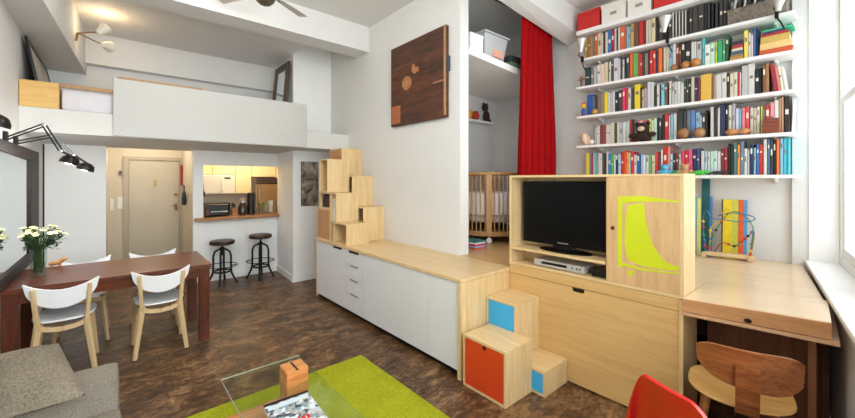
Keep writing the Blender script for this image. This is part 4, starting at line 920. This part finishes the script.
# ---------------------------------------------------------------- alcove
c = thing('storage_shelf', 'deep white storage shelf high in the alcove', 'shelf', (-3.09,3.6,2.79))
MB().hexa([(-3.598,2.818,2.875),(-2.59,2.818,2.875),(-2.59,4.468,2.765),(-3.598,4.468,2.765),(-3.598,2.818,2.95),(-2.59,2.818,2.95),(-2.59,4.468,2.84),(-3.598,4.468,2.84)],.003).build('board', M_white, c)
c = thing('plastic_bin', 'translucent plastic bin on the high alcove shelf', 'bin', (-2.8,3.5,2.938))
M_bin = plain('bin_plastic', (186,188,190), .3, var=.03); z = 2.938
def frustum(mb, x0,x1,y0,y1,z0,z1,k): mb.hexa([(x0+k,y0+k,z0),(x1-k,y0+k,z0),(x1-k,y1-k,z0),(x0+k,y1-k,z0),(x0,y0,z1),(x1,y0,z1),(x1,y1,z1),(x0,y1,z1)], .008)
q = MB(); frustum(q,-3.06,-2.64,3.12,3.53,z,z+.27,.04); q.build('tub', M_bin, c)
q = MB(); q.box(-3.08,-2.62,3.1,3.55,z+.271,z+.29,.006); q.build('rim', M_bin, c)
q = MB(); q.box(-2.675,-2.645,3.28,3.45,z+.03,z+.12,.01); q.build('contents', plain('bin_contents', (214,160,140), .6, var=.2), c)
o = box(-3.2,-2.62,2.86,3.06,2.95,3.1,bev=.004).build('white_carton', M_white, origin=(-2.9,2.96,2.95)); tag(o, 'white carton beside the plastic bin on the alcove shelf', 'box')
box(-3.2,-2.615,2.855,3.065,3.1005,3.13,bev=.003).build('lid', M_white, o)
for k, (cc, nm) in enumerate((((96,122,92),'green'),((52,56,60),'dark grey'))):
    o = box(-3.0,-2.62,3.57,3.95,2.901+.075*k,2.973+.075*k,bev=.01).build('folded_bag', plain('bag_%d' % k, cc, .8), origin=(-2.8,3.8,2.901+.075*k)); tag(o, nm+' folded bag behind the plastic bin', 'bag')
# toy ledge on the alcove's left wall
zl = 2.42
c = thing('toy_shelf', 'small white ledge on the inner alcove wall', 'shelf', (-3.56,4.0,zl)); box(-3.598,-3.47,3.5,4.32,zl-.03,zl,bev=.002).build('board', M_white, c)
x = -3.53
c = thing('toy_bear', 'dark brown toy figure on the small alcove ledge', 'toy', (x,4.2,zl)); mf = plain('bear_fur', (52,32,24), .9, var=.2, bump=.4)
MB().ball((x,4.2,zl+.09), .06, 12, (.7,1,1.4)).build('body', mf, c, True); MB().ball((x,4.17,zl+.21), .055, 12, (.8,1,1)).build('head', mf, c, True)
for dy in (-.035,.035): MB().ball((x+.015,4.2+dy*1.3,zl+.026), .026, 10, (1,1,1)).build('leg', mf, c, True); MB().ball((x,4.17+dy,zl+.265), .018, 8).build('ear', mf, c, True)
for k, (y, cc, nm) in enumerate(((3.68,(206,120,40),'orange'),(3.82,(222,170,50),'yellow'),(3.96,(180,50,40),'red'))):
    q = MB().ball((x,y,zl+.071), .062, 12, (.8,1,1.1)).build('toy_ball', plain('tb%d' % k, cc, .6, var=.2), smooth=True, origin=(x,y,zl+.003)); tag(q, nm+' soft toy ball on the small alcove ledge', 'toy')
# crib
CXc, CYc, RC = -3.14, 3.79, .40; ZP = .786
c = thing('crib', 'oval wooden baby crib with white bumper in the alcove', 'crib', (CXc,CYc,ZP))
def ring(z, r, n=40): return [(CXc+r*math.cos(2*PI*k/n), CYc+r*math.sin(2*PI*k/n), z) for k in range(n)]
M_crib = wood('crib_beech', (178,130,82), (206,160,108), 'z', 1.5, .4)
MB().tube(ring(1.64,RC), .021, 8, closed=True).build('top_rail', M_crib, c, True)
q = MB(); n = 40
q.lathe([(RC+.015,.085),(RC+.015,.14),(RC-.015,.14),(RC-.015,.085),(RC+.015,.085)], 40, (CXc,CYc,ZP)); q.build('bottom_rail', M_crib, c, True)
q = MB()
for k in range(44):
    a = 2*PI*k/44; p = Vector((CXc+RC*math.cos(a), CYc+RC*math.sin(a), 0)); q.tube([p+UP*(ZP+.135),p+UP*1.63], .0075, 6)
q.build('slat_ring', M_crib, c, True)
for a in (-.88+k*PI/2 for k in range(4)):
    p = Vector((CXc+RC*math.cos(a), CYc+RC*math.sin(a), 0)); d = Vector((math.cos(a),math.sin(a),0))
    pb = MB().bar(p+d*.012+UP*(ZP+.09),p+d*.012+UP*1.63,.07,.03,up=d,bev=.004).build('post', M_crib, c)
    MB().lathe([(.034,-.012),(.034,.012)], 16, tuple(p+UP*(ZP+.0345)), d.to_track_quat('Z','Y').to_matrix().to_4x4()).build('caster', M_white, c, True)
    MB().tube([p+UP*(ZP+.05),p+UP*(ZP+.1)], .012).build('caster_stem', M_steel, c, True)
q = MB(); r_ = RC-.03
q.lathe([(r_,.34),(r_,.60),(r_-.03,.62),(r_-.035,.34),(r_,.34)], 40, (CXc,CYc,ZP)); q.build('bumper', plain('bumper_white', (232,230,230), .9, var=.02), c, True)
MB().lathe([(0,.25),(r_-.05,.25),(r_-.04,.27),(r_-.04,.33),(0,.34)], 36, (CXc,CYc,ZP)).build('mattress', plain('crib_mattress', (225,222,218), .9), c, True)
MB().lathe([(0,.14),(RC-.02,.14),(RC-.02,.16),(0,.16)], 36, (CXc,CYc,ZP)).build('floor_panel', plain('crib_dark_board', (70,50,36), .6), c)  # dark brown board at the base of the crib
# floor books by the wall end
pz = ZP
p = on_z(474,247,pz)
for k, (cc, nm, h) in enumerate((((206,90,60),'orange-brown',.016),((150,170,210),'pale blue',.02),((190,40,96),'magenta',.02),((232,228,222),'white',.016),((40,120,110),'teal',.018))):
    o = box(p.x-.1,p.x+.12,p.y-.11,p.y+.06,pz,pz+h-.001,bev=.002).build('book', plain('fb%d' % k, cc, .5), origin=(p.x,p.y,pz)); tag(o, nm+' flat book, '+ordn(k+1)+' from the bottom of the pile behind the wall end', 'book', 'flat books on the platform'); pz += h
# curtain
c = thing('red_curtain', 'long red curtain hanging from the alcove beam', 'curtain', (-2.46,3.8,.8))
cy0, cy1, cy2, cy3 = [on_x(p, 100, -2.46).y for p in (522, 551, 517.5, 555)]
def cur(u, v):
    e_ = min(1, v*1.7)
    ya = cy0+(cy2-cy0)*e_; yb = cy1+(cy3-cy1)*e_
    y = ya+(yb-ya)*u
    ztop = 3.46; z = ztop-(ztop-.80)*v
    amp = .03+.025*e_
    return Vector((-2.465+amp*math.sin(u*2*PI*5.5+.8*math.sin(v*2.5))+.018*math.sin(u*2*PI*11.3+2*v), y+.022*math.sin(u*2*PI*11+v), z))
q = MB(); q.grid(cur, 150, 16); q.thick(.004); q.build('cloth', M_curtain, c, True)
MB().tube([(-2.46,2.83,3.475),(-2.46,4.465,3.475)], .008, 8).build('track', M_dark, c)

# ---------------------------------------------------------------- left wall: mirror, lamps
c = thing('wall_mirror', 'large dark framed mirror standing at the table end', 'mirror', (-4.9,-.64,.742))
# its outline is slightly taller towards the room
q = MB(); fy0, fy1 = -.655, -.615
def mp(px, py): p = on_y(px, py, fy1); return Vector((p.x, 0, p.z))
o1, o2, o3, o4 = mp(0,291), mp(39,266), mp(39,152.5), mp(0,138.5)      # outer outline
i1, i2, i3, i4 = mp(0,277), mp(31.5,257), mp(31.5,160.5), mp(0,149)     # inner outline
def ext(p, q_, x): return p+(q_-p)*((x-p.x)/(q_.x-p.x))
xe = -3.3
o1, o4, i1, i4 = ext(o2,o1,xe), ext(o3,o4,xe), ext(i2,i1,xe+.14), ext(i3,i4,xe+.14)
for v in (o1,o2): v.z = max(v.z, .745)
o2.z = .745; o1.z = .745; i1.z = min(i1.z, .86); i2.z = .84; i1.z = .84
for a_, b_, c_, d_ in ((o1,o2,i2,i1),(o2,o3,i3,i2),(o3,o4,i4,i3),(o4,o1,i1,i4)):
    q.hexa([Vector((v.x,fy0,v.z)) for v in (a_,b_,c_,d_)]+[Vector((v.x,fy1,v.z)) for v in (a_,b_,c_,d_)])
q.build('frame', plain('frame_dark', (30,22,22), .5, var=.15, spec=.25), c)
q = MB(); q.hexa([Vector((v.x,fy0,v.z)) for v in (i1,i2,i3,i4)]+[Vector((v.x,-.632,v.z)) for v in (i1,i2,i3,i4)]); q.build('glass', M_mir, c)
# architect lamps on the left wall above the mirror
lamp_heads = []
def arch_lamp(label, x, base, elbow, wrist, head, metal):
    B, E_, Wv, H = [on_x(px, py, x) for px, py in (base, elbow, wrist, head)]
    B = Vector((x,-.655,B.z))
    c = thing('swing_lamp', label, 'lamp', B, 0, None)
    MB().box(x-.03,x+.03,-.66,-.635,B.z-.05,B.z+.05,.004).build('wall_bracket', M_dark, c)
    for dz in (-.012,.012):
        MB().tube([B+Vector((0,.02,dz)),E_+Vector((0,0,dz))], .006).build('arm', M_dark, c, True)
        MB().tube([E_+Vector((0,dz,0)),Wv+Vector((0,dz,0))], .006).build('arm', metal, c, True)
    MB().lathe([(0,-.014),(.012,-.012),(.012,.012),(0,.014)], 14, E_, Matrix.Rotation(PI/2,4,'Y')).build('joint', M_steel, c, True)
    MB().lathe([(0,-.012),(.011,-.01),(.011,.01),(0,.012)], 14, Wv, Matrix.Rotation(PI/2,4,'Y')).build('joint', M_steel, c, True)
    d = Vector((0,.34,1)).normalized(); Rm = d.to_track_quat('Z','Y').to_matrix().to_4x4()
    MB().lathe([(.066,-.024),(.064,.0),(.054,.027),(.031,.045),(.015,.05),(0,.05),(0,.046),(.028,.04),(.05,.023),(.061,-.002),(.063,-.024)], 22, H, Rm).build('shade', plain('lamp_black', (22,18,17), .35, spec=.3), c, True)
    lamp_heads.append(H-d*.05)
    MB().tube([Wv, H+d*.042], .009).build('neck', M_dark, c, True)
    MB().ball(H-d*.012, .03, 12, (1,1,.6)).build('bulb', emit('lamp_bulb', (255,240,214), 18), c, True)
arch_lamp('black swing-arm lamp over the table with its elbow raised', -4.35, (10,138), (44,125), (61,151), (70,161), M_dark)
arch_lamp('second black swing-arm lamp with a grey forearm, reaching farther', -4.75, (14,142), (52,136), (74,155), (86,168), plain('lamp_grey', (120,126,132), .4, metal=.5))
H = on_x(1,121,-3.85); c = thing('swing_lamp', 'black lamp shade poking in at the photo edge above the mirror', 'lamp', (-3.85,-.655,1.9))
d = Vector((.1,.4,1)).normalized()
MB().lathe([(.062,-.035),(.056,-.008),(.035,.024),(.014,.036),(0,.036),(0,.033),(.032,.02),(.053,-.01),(.059,-.035)], 20, H, d.to_track_quat('Z','Y').to_matrix().to_4x4()).build('shade', plain('lamp_black', (34,26,24), .3), c, True)
MB().tube([(-3.85,-.655,1.93),(-3.85,-.64,2.04),tuple(H+d*.03)], .008).build('arm', M_dark, c, True)
o = box(-6.449,-6.443,-.6595,-.645,.001,2.0).build('shadow_gap_strip', M_dark, origin=(-6.445,-.65,.001)); tag(o, 'thin dark strip drawn as the shadow gap between mirror and closet wall', 'strip')  # dark strip painted for the shadow gap beside the closet wall

# ---------------------------------------------------------------- dining table and chairs
c = thing('dining_table', 'long reddish wooden dining table with thick legs', 'table', (-4.5,.05,0))
TX0, TX1, TY0, TY1 = -4.92, -4.09, -.655, .725
tb = MB(); tb.box(TX0,TX1,TY0,TY1,.70,.741,.004); tb.build('tabletop', M_red_table, c)
M_leg = wood('mahogany_leg', (62,25,12), (108,50,25), 'z', 1.4, .3)
for x0, y0 in ((TX0+.01,TY1-.10),(TX1-.10,TY1-.10),(TX0+.01,TY0+.02),(TX1-.10,TY0+.02)):
    box(x0,x0+.088,y0,y0+.088,0,.699,bev=.004).build('leg', M_leg, c)
box(TX0+.02,TX0+.045,TY0+.1085,TY1-.1005,.62,.699).build('apron', M_red_table, c); box(TX1-.045,TX1-.02,TY0+.1085,TY1-.1005,.62,.699).build('apron', M_red_table, c)
box(TX0+.12,TX1-.12,TY1-.06,TY1-.035,.62,.699).build('apron', M_red_table, c)
M_cwhite = plain('chair_white', (236,237,240), .3, var=.01)
def make_chair(label, loc, rz):
    c = thing('dining_chair', label, 'chair', loc, rz, 'white dining chairs at the wooden table')
    # local: faces +y, back towards -y
    q = MB(); n = 18
    def seat(u, v):
        a = 2*PI*u; r = v
        cx = math.copysign(abs(math.cos(a))**.6, math.cos(a)); sy = math.copysign(abs(math.sin(a))**.6, math.sin(a))
        w = .19+.012*sy
        return Vector((w*cx*r, .02+.19*sy*r, .445-.018*(1-r*r)+.012*abs(cx*r)**3))
    q.grid(seat, 36, 6); bmesh.ops.remove_doubles(q.bm, verts=q.bm.verts, dist=1e-4); q.thick(-.014); q.build('seat', M_cwhite, c, True, True)
    q = MB()
    def back(u, v):
        t_ = 2*u-1; x = .215*t_
        top = .705+.065*t_*t_; bot = .765-.205*math.sqrt(max(0, 1-t_*t_)) if abs(t_) < 1 else .765
        z = top+(min(bot,top-.004)-top)*v
        return Vector((x, -.215+.035*t_*t_-.10*(z-.6), z))
    q.grid(back, 26, 8); q.thick(.014); q.build('backrest', M_cwhite, c, True, True)
    for s in (-1, 1):
        up = MB(); up.bar((s*.135,-.172,.40),(s*.160,-.236,.735),.03,.03,bev=.006,w2=.022,h2=.026); 
        lw = MB(); lw.bar((s*.136,-.160,.44),(s*.19,-.195,.0),.036,.042,bev=.006,w2=.026,h2=.028)
        lg = lw.build('leg', M_beech, c, False, True); up.build('upright', M_beech, lg, False, True)
        MB().bar((s*.15,.15,.425),(s*.19,.20,.0),.034,.04,bev=.006,w2=.024,h2=.026).build('leg', M_beech, c, False, True)
        MB().bar((s*.137,-.16,.41),(s*.148,.16,.41),.022,.035,bev=.004).build('side_rail', M_beech, c, False, True)
    q = MB(); pts = [(.14*t_, -.165, .385+.03*t_*t_) for t_ in (-1,-.5,0,.5,1)]
    for a, b_ in zip(pts, pts[1:]): q.bar(a, b_, .022, .035)
    q.build('rear_rail', M_beech, c)if False else q.build('rear_rail', M_beech, c, False, True)
    MB().bar((-.15,.155,.405),(.15,.155,.405),.022,.035,bev=.003).build('front_rail', M_beech, c, False, True)
make_chair('white dining chair tucked on the sofa side by the mirror', (-4.235,-.305,0), PI/2)
make_chair('white dining chair tucked on the sofa side at the free table end', (-4.225,.325,0), PI/2)
make_chair('white dining chair behind the table, beside the flower vase', (-4.93,-.235,0), -PI/2)
make_chair('white dining chair behind the table, facing the free end', (-4.925,.335,0), -PI/2)

# vase
vp = Vector((-4.50,-.485,.7415))
c = thing('flower_vase', 'glass vase of pale yellow daisies on the table', 'vase', vp)
mg = thin_glass('vase_glass', (.93,.97,.95), .10)
MB().lathe([(0,0),(.042,0),(.05,.01),(.052,.235),(.048,.235),(.045,.02),(0,.02)], 20, vp).build('glass', mg, c, True)
MB().lathe([(0,.021),(.043,.021),(.047,.12),(0,.12)], 18, vp).build('water', thin_glass('water', (.93,.96,.92), .05), c, True)
rnd = random.Random(3)
q = MB(); fl = MB(); lf = MB()
for k in range(46):
    a = rnd.uniform(0,2*PI); r = .15*rnd.random()**.6+.015; h = rnd.uniform(.40,.46)-.5*r
    r0 = rnd.uniform(0,.03)
    tip = vp+Vector((r*math.cos(a),max(-.09,r*math.sin(a)),h)); b0_ = vp+Vector((r0*math.cos(a),r0*math.sin(a),.03))
    q.tube([b0_, vp+Vector((.9*r0*math.cos(a),.9*r0*math.sin(a),.22)), tip], .003, 5)
    if k < 34 and tip.y > -.60:
        nrm = (tip-(vp+Vector((0,0,.12)))).normalized(); Rm = nrm.to_track_quat('Z','Y').to_matrix().to_4x4()
        fl.mi = 0; fl.lathe([(0,0),(.019,.006),(.021,.012),(.008,.01),(0,.01)], 10, tip, Rm); fl.mi = 1; fl.ball(tip+nrm*.012, .007, 8)
    for m_ in range(7):
        f = rnd.uniform(.45,.95); p = b0_.lerp(tip, f)+UP*0; dd = Vector((rnd.uniform(-1,1),rnd.uniform(-.6,1),rnd.uniform(-.4,.7))).normalized()*rnd.uniform(.03,.055); sd_ = dd.cross(UP).normalized()*.011
        if p.z < vp.z+.23 or p.y+dd.y < -.6: continue
        v = [lf.bm.verts.new(x_) for x_ in (p, p+dd*.5+sd_, p+dd, p+dd*.5-sd_)]; lf._f(v)
M_stem = plain('stem_green', (52,76,34), .6, var=.2)
q.build('stems', M_stem, c, True); lf.build('leaves', plain('leaf_green', (46,72,36), .6, var=.3, scale=20), c)
fl.build('blossoms', [plain('petal_cream', (240,236,190), .6, var=.06), plain('petal_yellow', (222,214,120), .6)], c, True)
# wooden animal
fp = Vector((-4.93,-.42,.7415))
c = thing('wooden_animal', 'small carved tan animal on the table behind the vase', 'figurine', fp); mw2 = wood('tan_wood', (176,122,72), (206,152,100), 'x', 3, .5)
dv = Vector((.2,.6,0)).normalized()
q = MB().tube([fp-dv*.05+UP*.024, fp-dv*.02+UP*.028, fp+dv*.02+UP*.034, fp+dv*.04+UP*.045, fp+dv*.055+UP*.058], [.010,.022,.024,.02,.016], 10); q.build('body', mw2, c, True)
MB().ball(fp+dv*.064+UP*.064, .02, 10, (1,1.2,.9)).build('head', mw2, c, True)
for s in (-.03,.03): MB().tube([fp+dv*s+UP*.03, fp+dv*s+UP*.0005], .012, 8).build('leg', mw2, c, True)

# ---------------------------------------------------------------- rug, coffee table, sofa
o = MB().box(-2.82,-.75,.1,1.655,.0005,.016,.004).build('rug', M_rug, origin=(-1.8,.9,0)); tag(o, 'lime green rug on the brown floor under the glass table', 'rug')
c = thing('coffee_table', 'low glass coffee table with wooden block and plank', 'coffee table', (-1.9,.74,.016))
M_blk = wood('block_wood', (176,104,52), (214,146,84), 'y', 1.6, .35)
M_gl = thin_glass('table_glass', (.90,.95,.90), .10)
box(-2.475,-1.2,.49,.965,.345,.357,bev=.002).build('glass_top', M_gl, c)
eg = MB(); eg.box(-2.4775,-2.4752,.489,.966,.3495,.3575); eg.box(-2.475,-1.2,.4875,.4898,.3495,.3575); eg.build('glass_edge', plain('glass_edge_green', (170,172,158), .2), c)
box(-2.46,-1.25,.47,.86,.09,.125,bev=.004).build('lower_plank', M_blk, c)
for x, y in ((-2.36,.5),(-2.36,.78),(-1.4,.5),(-1.4,.78)): box(x,x+.05,y,y+.05,.016,.0895).build('foot', M_blk, c)
for xa_ in (-2.27,-1.35):
    bk = box(xa_,xa_+.13,.762,.895,.1255,.435,bev=.012).build('support_block', M_blk, c)
    box(xa_+.02,xa_+.131,.82,.832,.432,.4365).build('slot', M_blackp, bk)
# magazine on the glass
def mag_mat():
    m, nt, b = _new('magazine_cover'); L = nt.links.new
    tc = nt.nodes.new('ShaderNodeTexCoord'); v = nt.nodes.new('ShaderNodeTexVoronoi'); v.distance = 'CHEBYCHEV'; v.inputs['Scale'].default_value = 48
    r = nt.nodes.new('ShaderNodeValToRGB'); r.color_ramp.interpolation = 'CONSTANT'; e = r.color_ramp.elements
    e[0].position = 0; e[0].color = srgb((52,58,64)); e[1].position = .82; e[1].color = srgb((206,214,218))
    for p_, cc in ((.14,(176,186,192)),(.36,(120,146,156)),(.52,(164,160,150)),(.7,(96,102,106))): q_ = e.new(p_); q_.color = srgb(cc)
    s = nt.nodes.new('ShaderNodeSeparateColor'); L(tc.outputs['Object'], v.inputs['Vector']); L(v.outputs['Color'], s.inputs['Color']); L(s.outputs['Red'], r.inputs['Fac']); L(r.outputs['Color'], b.inputs['Base Color']); b.inputs['Roughness'].default_value = .3
    return m
zg = .3582
p0, p1 = on_z(263,405,zg+.03), on_z(307,389.5,zg+.03); c = thing('magazine', 'thick magazine with a city picture cover on the glass table', 'magazine', ((p0.x+p1.x)/2+.15,(p0.y+p1.y)/2,zg))
ex = (p1-p0); ex.z = 0; ey = Vector((-ex.y, ex.x, 0)).normalized()*-1; 
if ey.x < 0: ey = -ey
ey *= .31
def mgq(mb, u0,u1,v0,v1,z0,z1):
    P_ = [Vector((p0.x,p0.y,0))+ex*u+ey*v for u, v in ((u0,v0),(u1,v0),(u1,v1),(u0,v1))]; return mb.hexa([q+UP*z0 for q in P_]+[q+UP*z1 for q in P_])
mgq(MB(),.01,.99,.01,.99,zg,zg+.024).build('pages', M_pages, c)
mgq(MB(),0,1,0,1,zg+.0242,zg+.026).build('cover', mag_mat(), c)
mgq(MB(),.0,1,.0,.07,zg+.0261,zg+.0266).build('cover_band', M_dark, c)
mgq(MB(),.05,.95,.1,.22,zg+.0261,zg+.0264).build('cover_strip', plain('cover_pale', (196,208,214), .3), c)
for k in range(4): mgq(MB(),.36+.1*k,.43+.1*k,.66,.78,zg+.0261,zg+.0266).build('cover_letter', M_red, c)
mgq(MB(),.3,.95,.86,.96,zg+.0261,zg+.0264).build('cover_strip', plain('cover_white', (226,230,232), .3), c)

# sofa
c = thing('sofa', 'grey fabric sofa with a low square arm', 'sofa', (-1.7,-.3,0))
SX0, SX1, SY0, SY1 = -2.54, -.95, -.65, .02
box(SX0+.01,SX1-.01,SY0+.01,SY1-.03,.09,.30,bev=.02).build('base', M_sofa, c, True)
box(SX0,SX0+.235,SY0,SY1,.08,.605,bev=.03).build('arm', M_sofa, c, True)
box(SX1-.2,SX1,SY0,SY1,.08,.605,bev=.03).build('arm', M_sofa, c, True)
box(SX0+.237,SX1-.202,SY0,SY0+.16,.3,.78,bev=.04).build('backrest', M_sofa, c, True)
mid = (SX0+.237+SX1-.202)/2
box(SX0+.238,mid-.002,SY0+.162,SY1+.01,.302,.47,bev=.035).build('seat_cushion', M_sofa, c, True)
box(mid+.002,SX1-.203,SY0+.162,SY1+.01,.302,.47,bev=.035).build('seat_cushion', M_sofa, c, True)
for x in (SX0+.05,SX1-.1):
    for y in (SY0+.05,SY1-.1): box(x,x+.045,y,y+.045,0,.0885).build('foot', M_dark, c)
# pillow
T, T2, B_, B2 = Vector((-2.52,-.205,.765)), Vector((-2.55,-.45,.755)), Vector((-2.165,-.093,.625)), Vector((-2.19,-.36,.61))
nrm = (B_-T).cross(T2-T).normalized()
if nrm.z < 0: nrm = -nrm
def pil(sgn):
    def f(u, v):
        p = T.lerp(B_, u).lerp(T2.lerp(B2, u), v)
        e = max(0, (1-abs(2*u-1)**2.6))*max(0, (1-abs(2*v-1)**2.6))
        pin = 1-.05*(1-abs(2*u-1))*0
        return p+nrm*(sgn*.062*e**.6)
    return f
q = MB(); q.grid(pil(1),18,18); q.grid(pil(-1),18,18); bmesh.ops.remove_doubles(q.bm, verts=q.bm.verts, dist=1e-4)
o = q.build('cushion', M_pillow, smooth=True, origin=(-2.36,-.34,.56)); tag(o, 'square grey woven pillow leaning on the sofa arm', 'pillow')

# ---------------------------------------------------------------- plywood desk chair
c = thing('desk_chair', 'bent plywood chair with curved walnut back at the desk', 'chair', (-.36,2.46,0), 0)
bl_, br_ = on_y(704,355,2.30), on_y(801,377,2.30)
bl_ = Vector((-.515,2.285,0)); br_ = Vector((-.140,2.36,0))
dx_ = (br_-bl_); dn = dx_.normalized(); fwd = Vector((-dn.y, dn.x, 0)); mid_ = (bl_+br_)/2; hw = dx_.length/2
def bk_(u, v):
    t_ = 2*u-1; rr = abs(t_)**6
    ztop = .76+.004*t_-.03*rr; zbot = .565-.012*t_+.025*t_*t_+.05*rr
    z = ztop+(zbot-ztop)*v
    return mid_+dn*(hw*t_*(1-.02*v))+fwd*(.05*t_*t_-.05-.15*(z-.6))+UP*z
q = MB(); q.grid(bk_,28,10); q.thick(.012); q.build('backrest', M_walnut, c, True)
sc_ = mid_+fwd*.215+dn*-.02
def st_(u, v):
    a = 2*PI*u; ca = math.copysign(abs(math.cos(a))**.75, math.cos(a)); sa = math.copysign(abs(math.sin(a))**.75, math.sin(a))
    return sc_+dn*(.215*ca*v)+fwd*(.2*sa*v)+UP*(.45-.02*(1-v*v)+.012*abs(ca*v)**2)
q = MB(); q.grid(st_,36,6); bmesh.ops.remove_doubles(q.bm, verts=q.bm.verts, dist=1e-4); q.thick(-.013); q.build('seat', M_light_seat, c, True)
q = MB(); w_ = .04
pth = [mid_+fwd*-.086+UP*.685, mid_+fwd*-.072+UP*.58, mid_+fwd*-.055+UP*.50, mid_+fwd*-.02+UP*.435, mid_+fwd*.06+UP*.41, mid_+fwd*.25+UP*.405]
for a, b_ in zip(pth, pth[1:]): q.bar(a, b_, .088, .014, up=fwd if abs((b_-a).normalized().dot(UP)) > .6 else UP)
q.build('spine', M_walnut, c)
for s, t_ in ((-1,-1),(1,-1),(-1,1),(1,1)):
    MB().tube([sc_+dn*(.13*s)+fwd*(.12*t_)+UP*.42, sc_+dn*(.19*s)+fwd*(.19*t_)], [.016,.011], 10).build('leg', M_walnut, c, True)
MB().bar(sc_+dn*-.13+UP*.415,sc_+dn*.13+UP*.415,.05,.02).build('cross_rail', M_walnut, c)

# ---------------------------------------------------------------- red chair
e1 = Vector((.885,-.466,0)).normalized(); ef = Vector((.466,.885,0)).normalized()
pk = Vector((-.468,1.49,.842))
c = thing('red_chair', 'glossy red moulded chair with a rounded back', 'chair', (-.25,1.6,0))
wid = .55
def rb(u, v):
    # u across the back, v from the top down into the seat
    x = wid*u; tu = abs(2*u-1)
    top = .842-(1.6*max(0,.42-u)**1.75)-(1.0*max(0,u-.85)**1.7)
    if v < .6:
        k = v/.6; z = top+(.47-top)*k; f_ = .02+.09*k-.03*(1-tu*tu)*(1-k)
        inset = -.09*(1-k)*(2*u-1)
    else:
        k = (v-.6)/.4; z = .47-.03*math.sin(k*PI*.5)+.03*tu*tu*(1-k); f_ = .11+.30*k; inset = 0
    return pk+e1*(x+inset-.265)+ef*f_+UP*(z-.842)
q = MB(); q.grid(rb,24,24); q.thick(.012); q.build('shell', M_red, c, True)
sc2 = pk+e1*(wid/2-.25)+ef*.25; sc2.z = 0
for s, t_ in ((-1,-1),(1,-1),(-1,1),(1,1)):
    MB().tube([sc2+e1*(.12*s)+ef*(.1*t_)+UP*.425, sc2+e1*(.16*s)+ef*(.15*t_)], [.014,.011], 10).build('leg', M_chrome, c, True)

# ---------------------------------------------------------------- light
w = bpy.data.worlds.new('sky'); S.world = w; w.use_nodes = True
wb = w.node_tree.nodes['Background']; wb.inputs['Color'].default_value = (.93,.97,1,1); wb.inputs['Strength'].default_value = 1.6
def area(name, loc, direction, sx, sy, power, col):
    l = bpy.data.lights.new(name, 'AREA'); l.shape = 'RECTANGLE'; l.size = sx; l.size_y = sy; l.energy = power; l.color = col
    o = bpy.data.objects.new(name, l); COL.objects.link(o); o.location = loc
    o.rotation_euler = Vector(direction).to_track_quat('-Z','Y').to_euler(); return o
for i, (t0, t1) in enumerate(OPEN):
    area(f'daylight_{i+1}', W((t0+t1)/2,.55,(SILL+HEAD)/2+.1), -Nn, t1-t0, HEAD-SILL, (42,165)[i], (.96,.98,1))
def point(name, loc, power, col, r=.08):
    l = bpy.data.lights.new(name, 'POINT'); l.energy = power; l.color = col; l.shadow_soft_size = r
    o = bpy.data.objects.new(name, l); COL.objects.link(o); o.location = loc
point('ceiling_lamp_front', (-1.3,.9,3.45), 20, (1,.95,.88), .3)  # added fill from above, no fixture here
point('fill_light_middle', (-3.1,.5,3.3), 34, (1,.95,.88), .3)  # second added fill, evens out the window light; no real lamp
for k_, h_ in enumerate(lamp_heads): point(f'swing_lamp_light_{k_+1}', h_, 15, (1,.98,.95), .04)
point('kitchen_fill_light', (-7.2,1.75,2.2), 30, (1,.80,.52))  # added warm light for the kitchen, no fixture seen
point('entry_fill_light', (-7.3,.4,2.2), 14, (1,.90,.74))  # added light brightening the entry, no fixture seen
point('loft_sconce_glow', (-5.6,-.08,3.3), 4.0, (1,.74,.42), .04)
S.view_settings.view_transform = 'Standard'; S.view_settings.look = 'None'; S.view_settings.gamma = 1; S.view_settings.exposure = -0.02
S.view_settings.use_curve_mapping = False
S.cycles.max_bounces = 10; S.cycles.diffuse_bounces = 6; S.cycles.transparent_max_bounces = 12
S.cycles.use_denoising = True
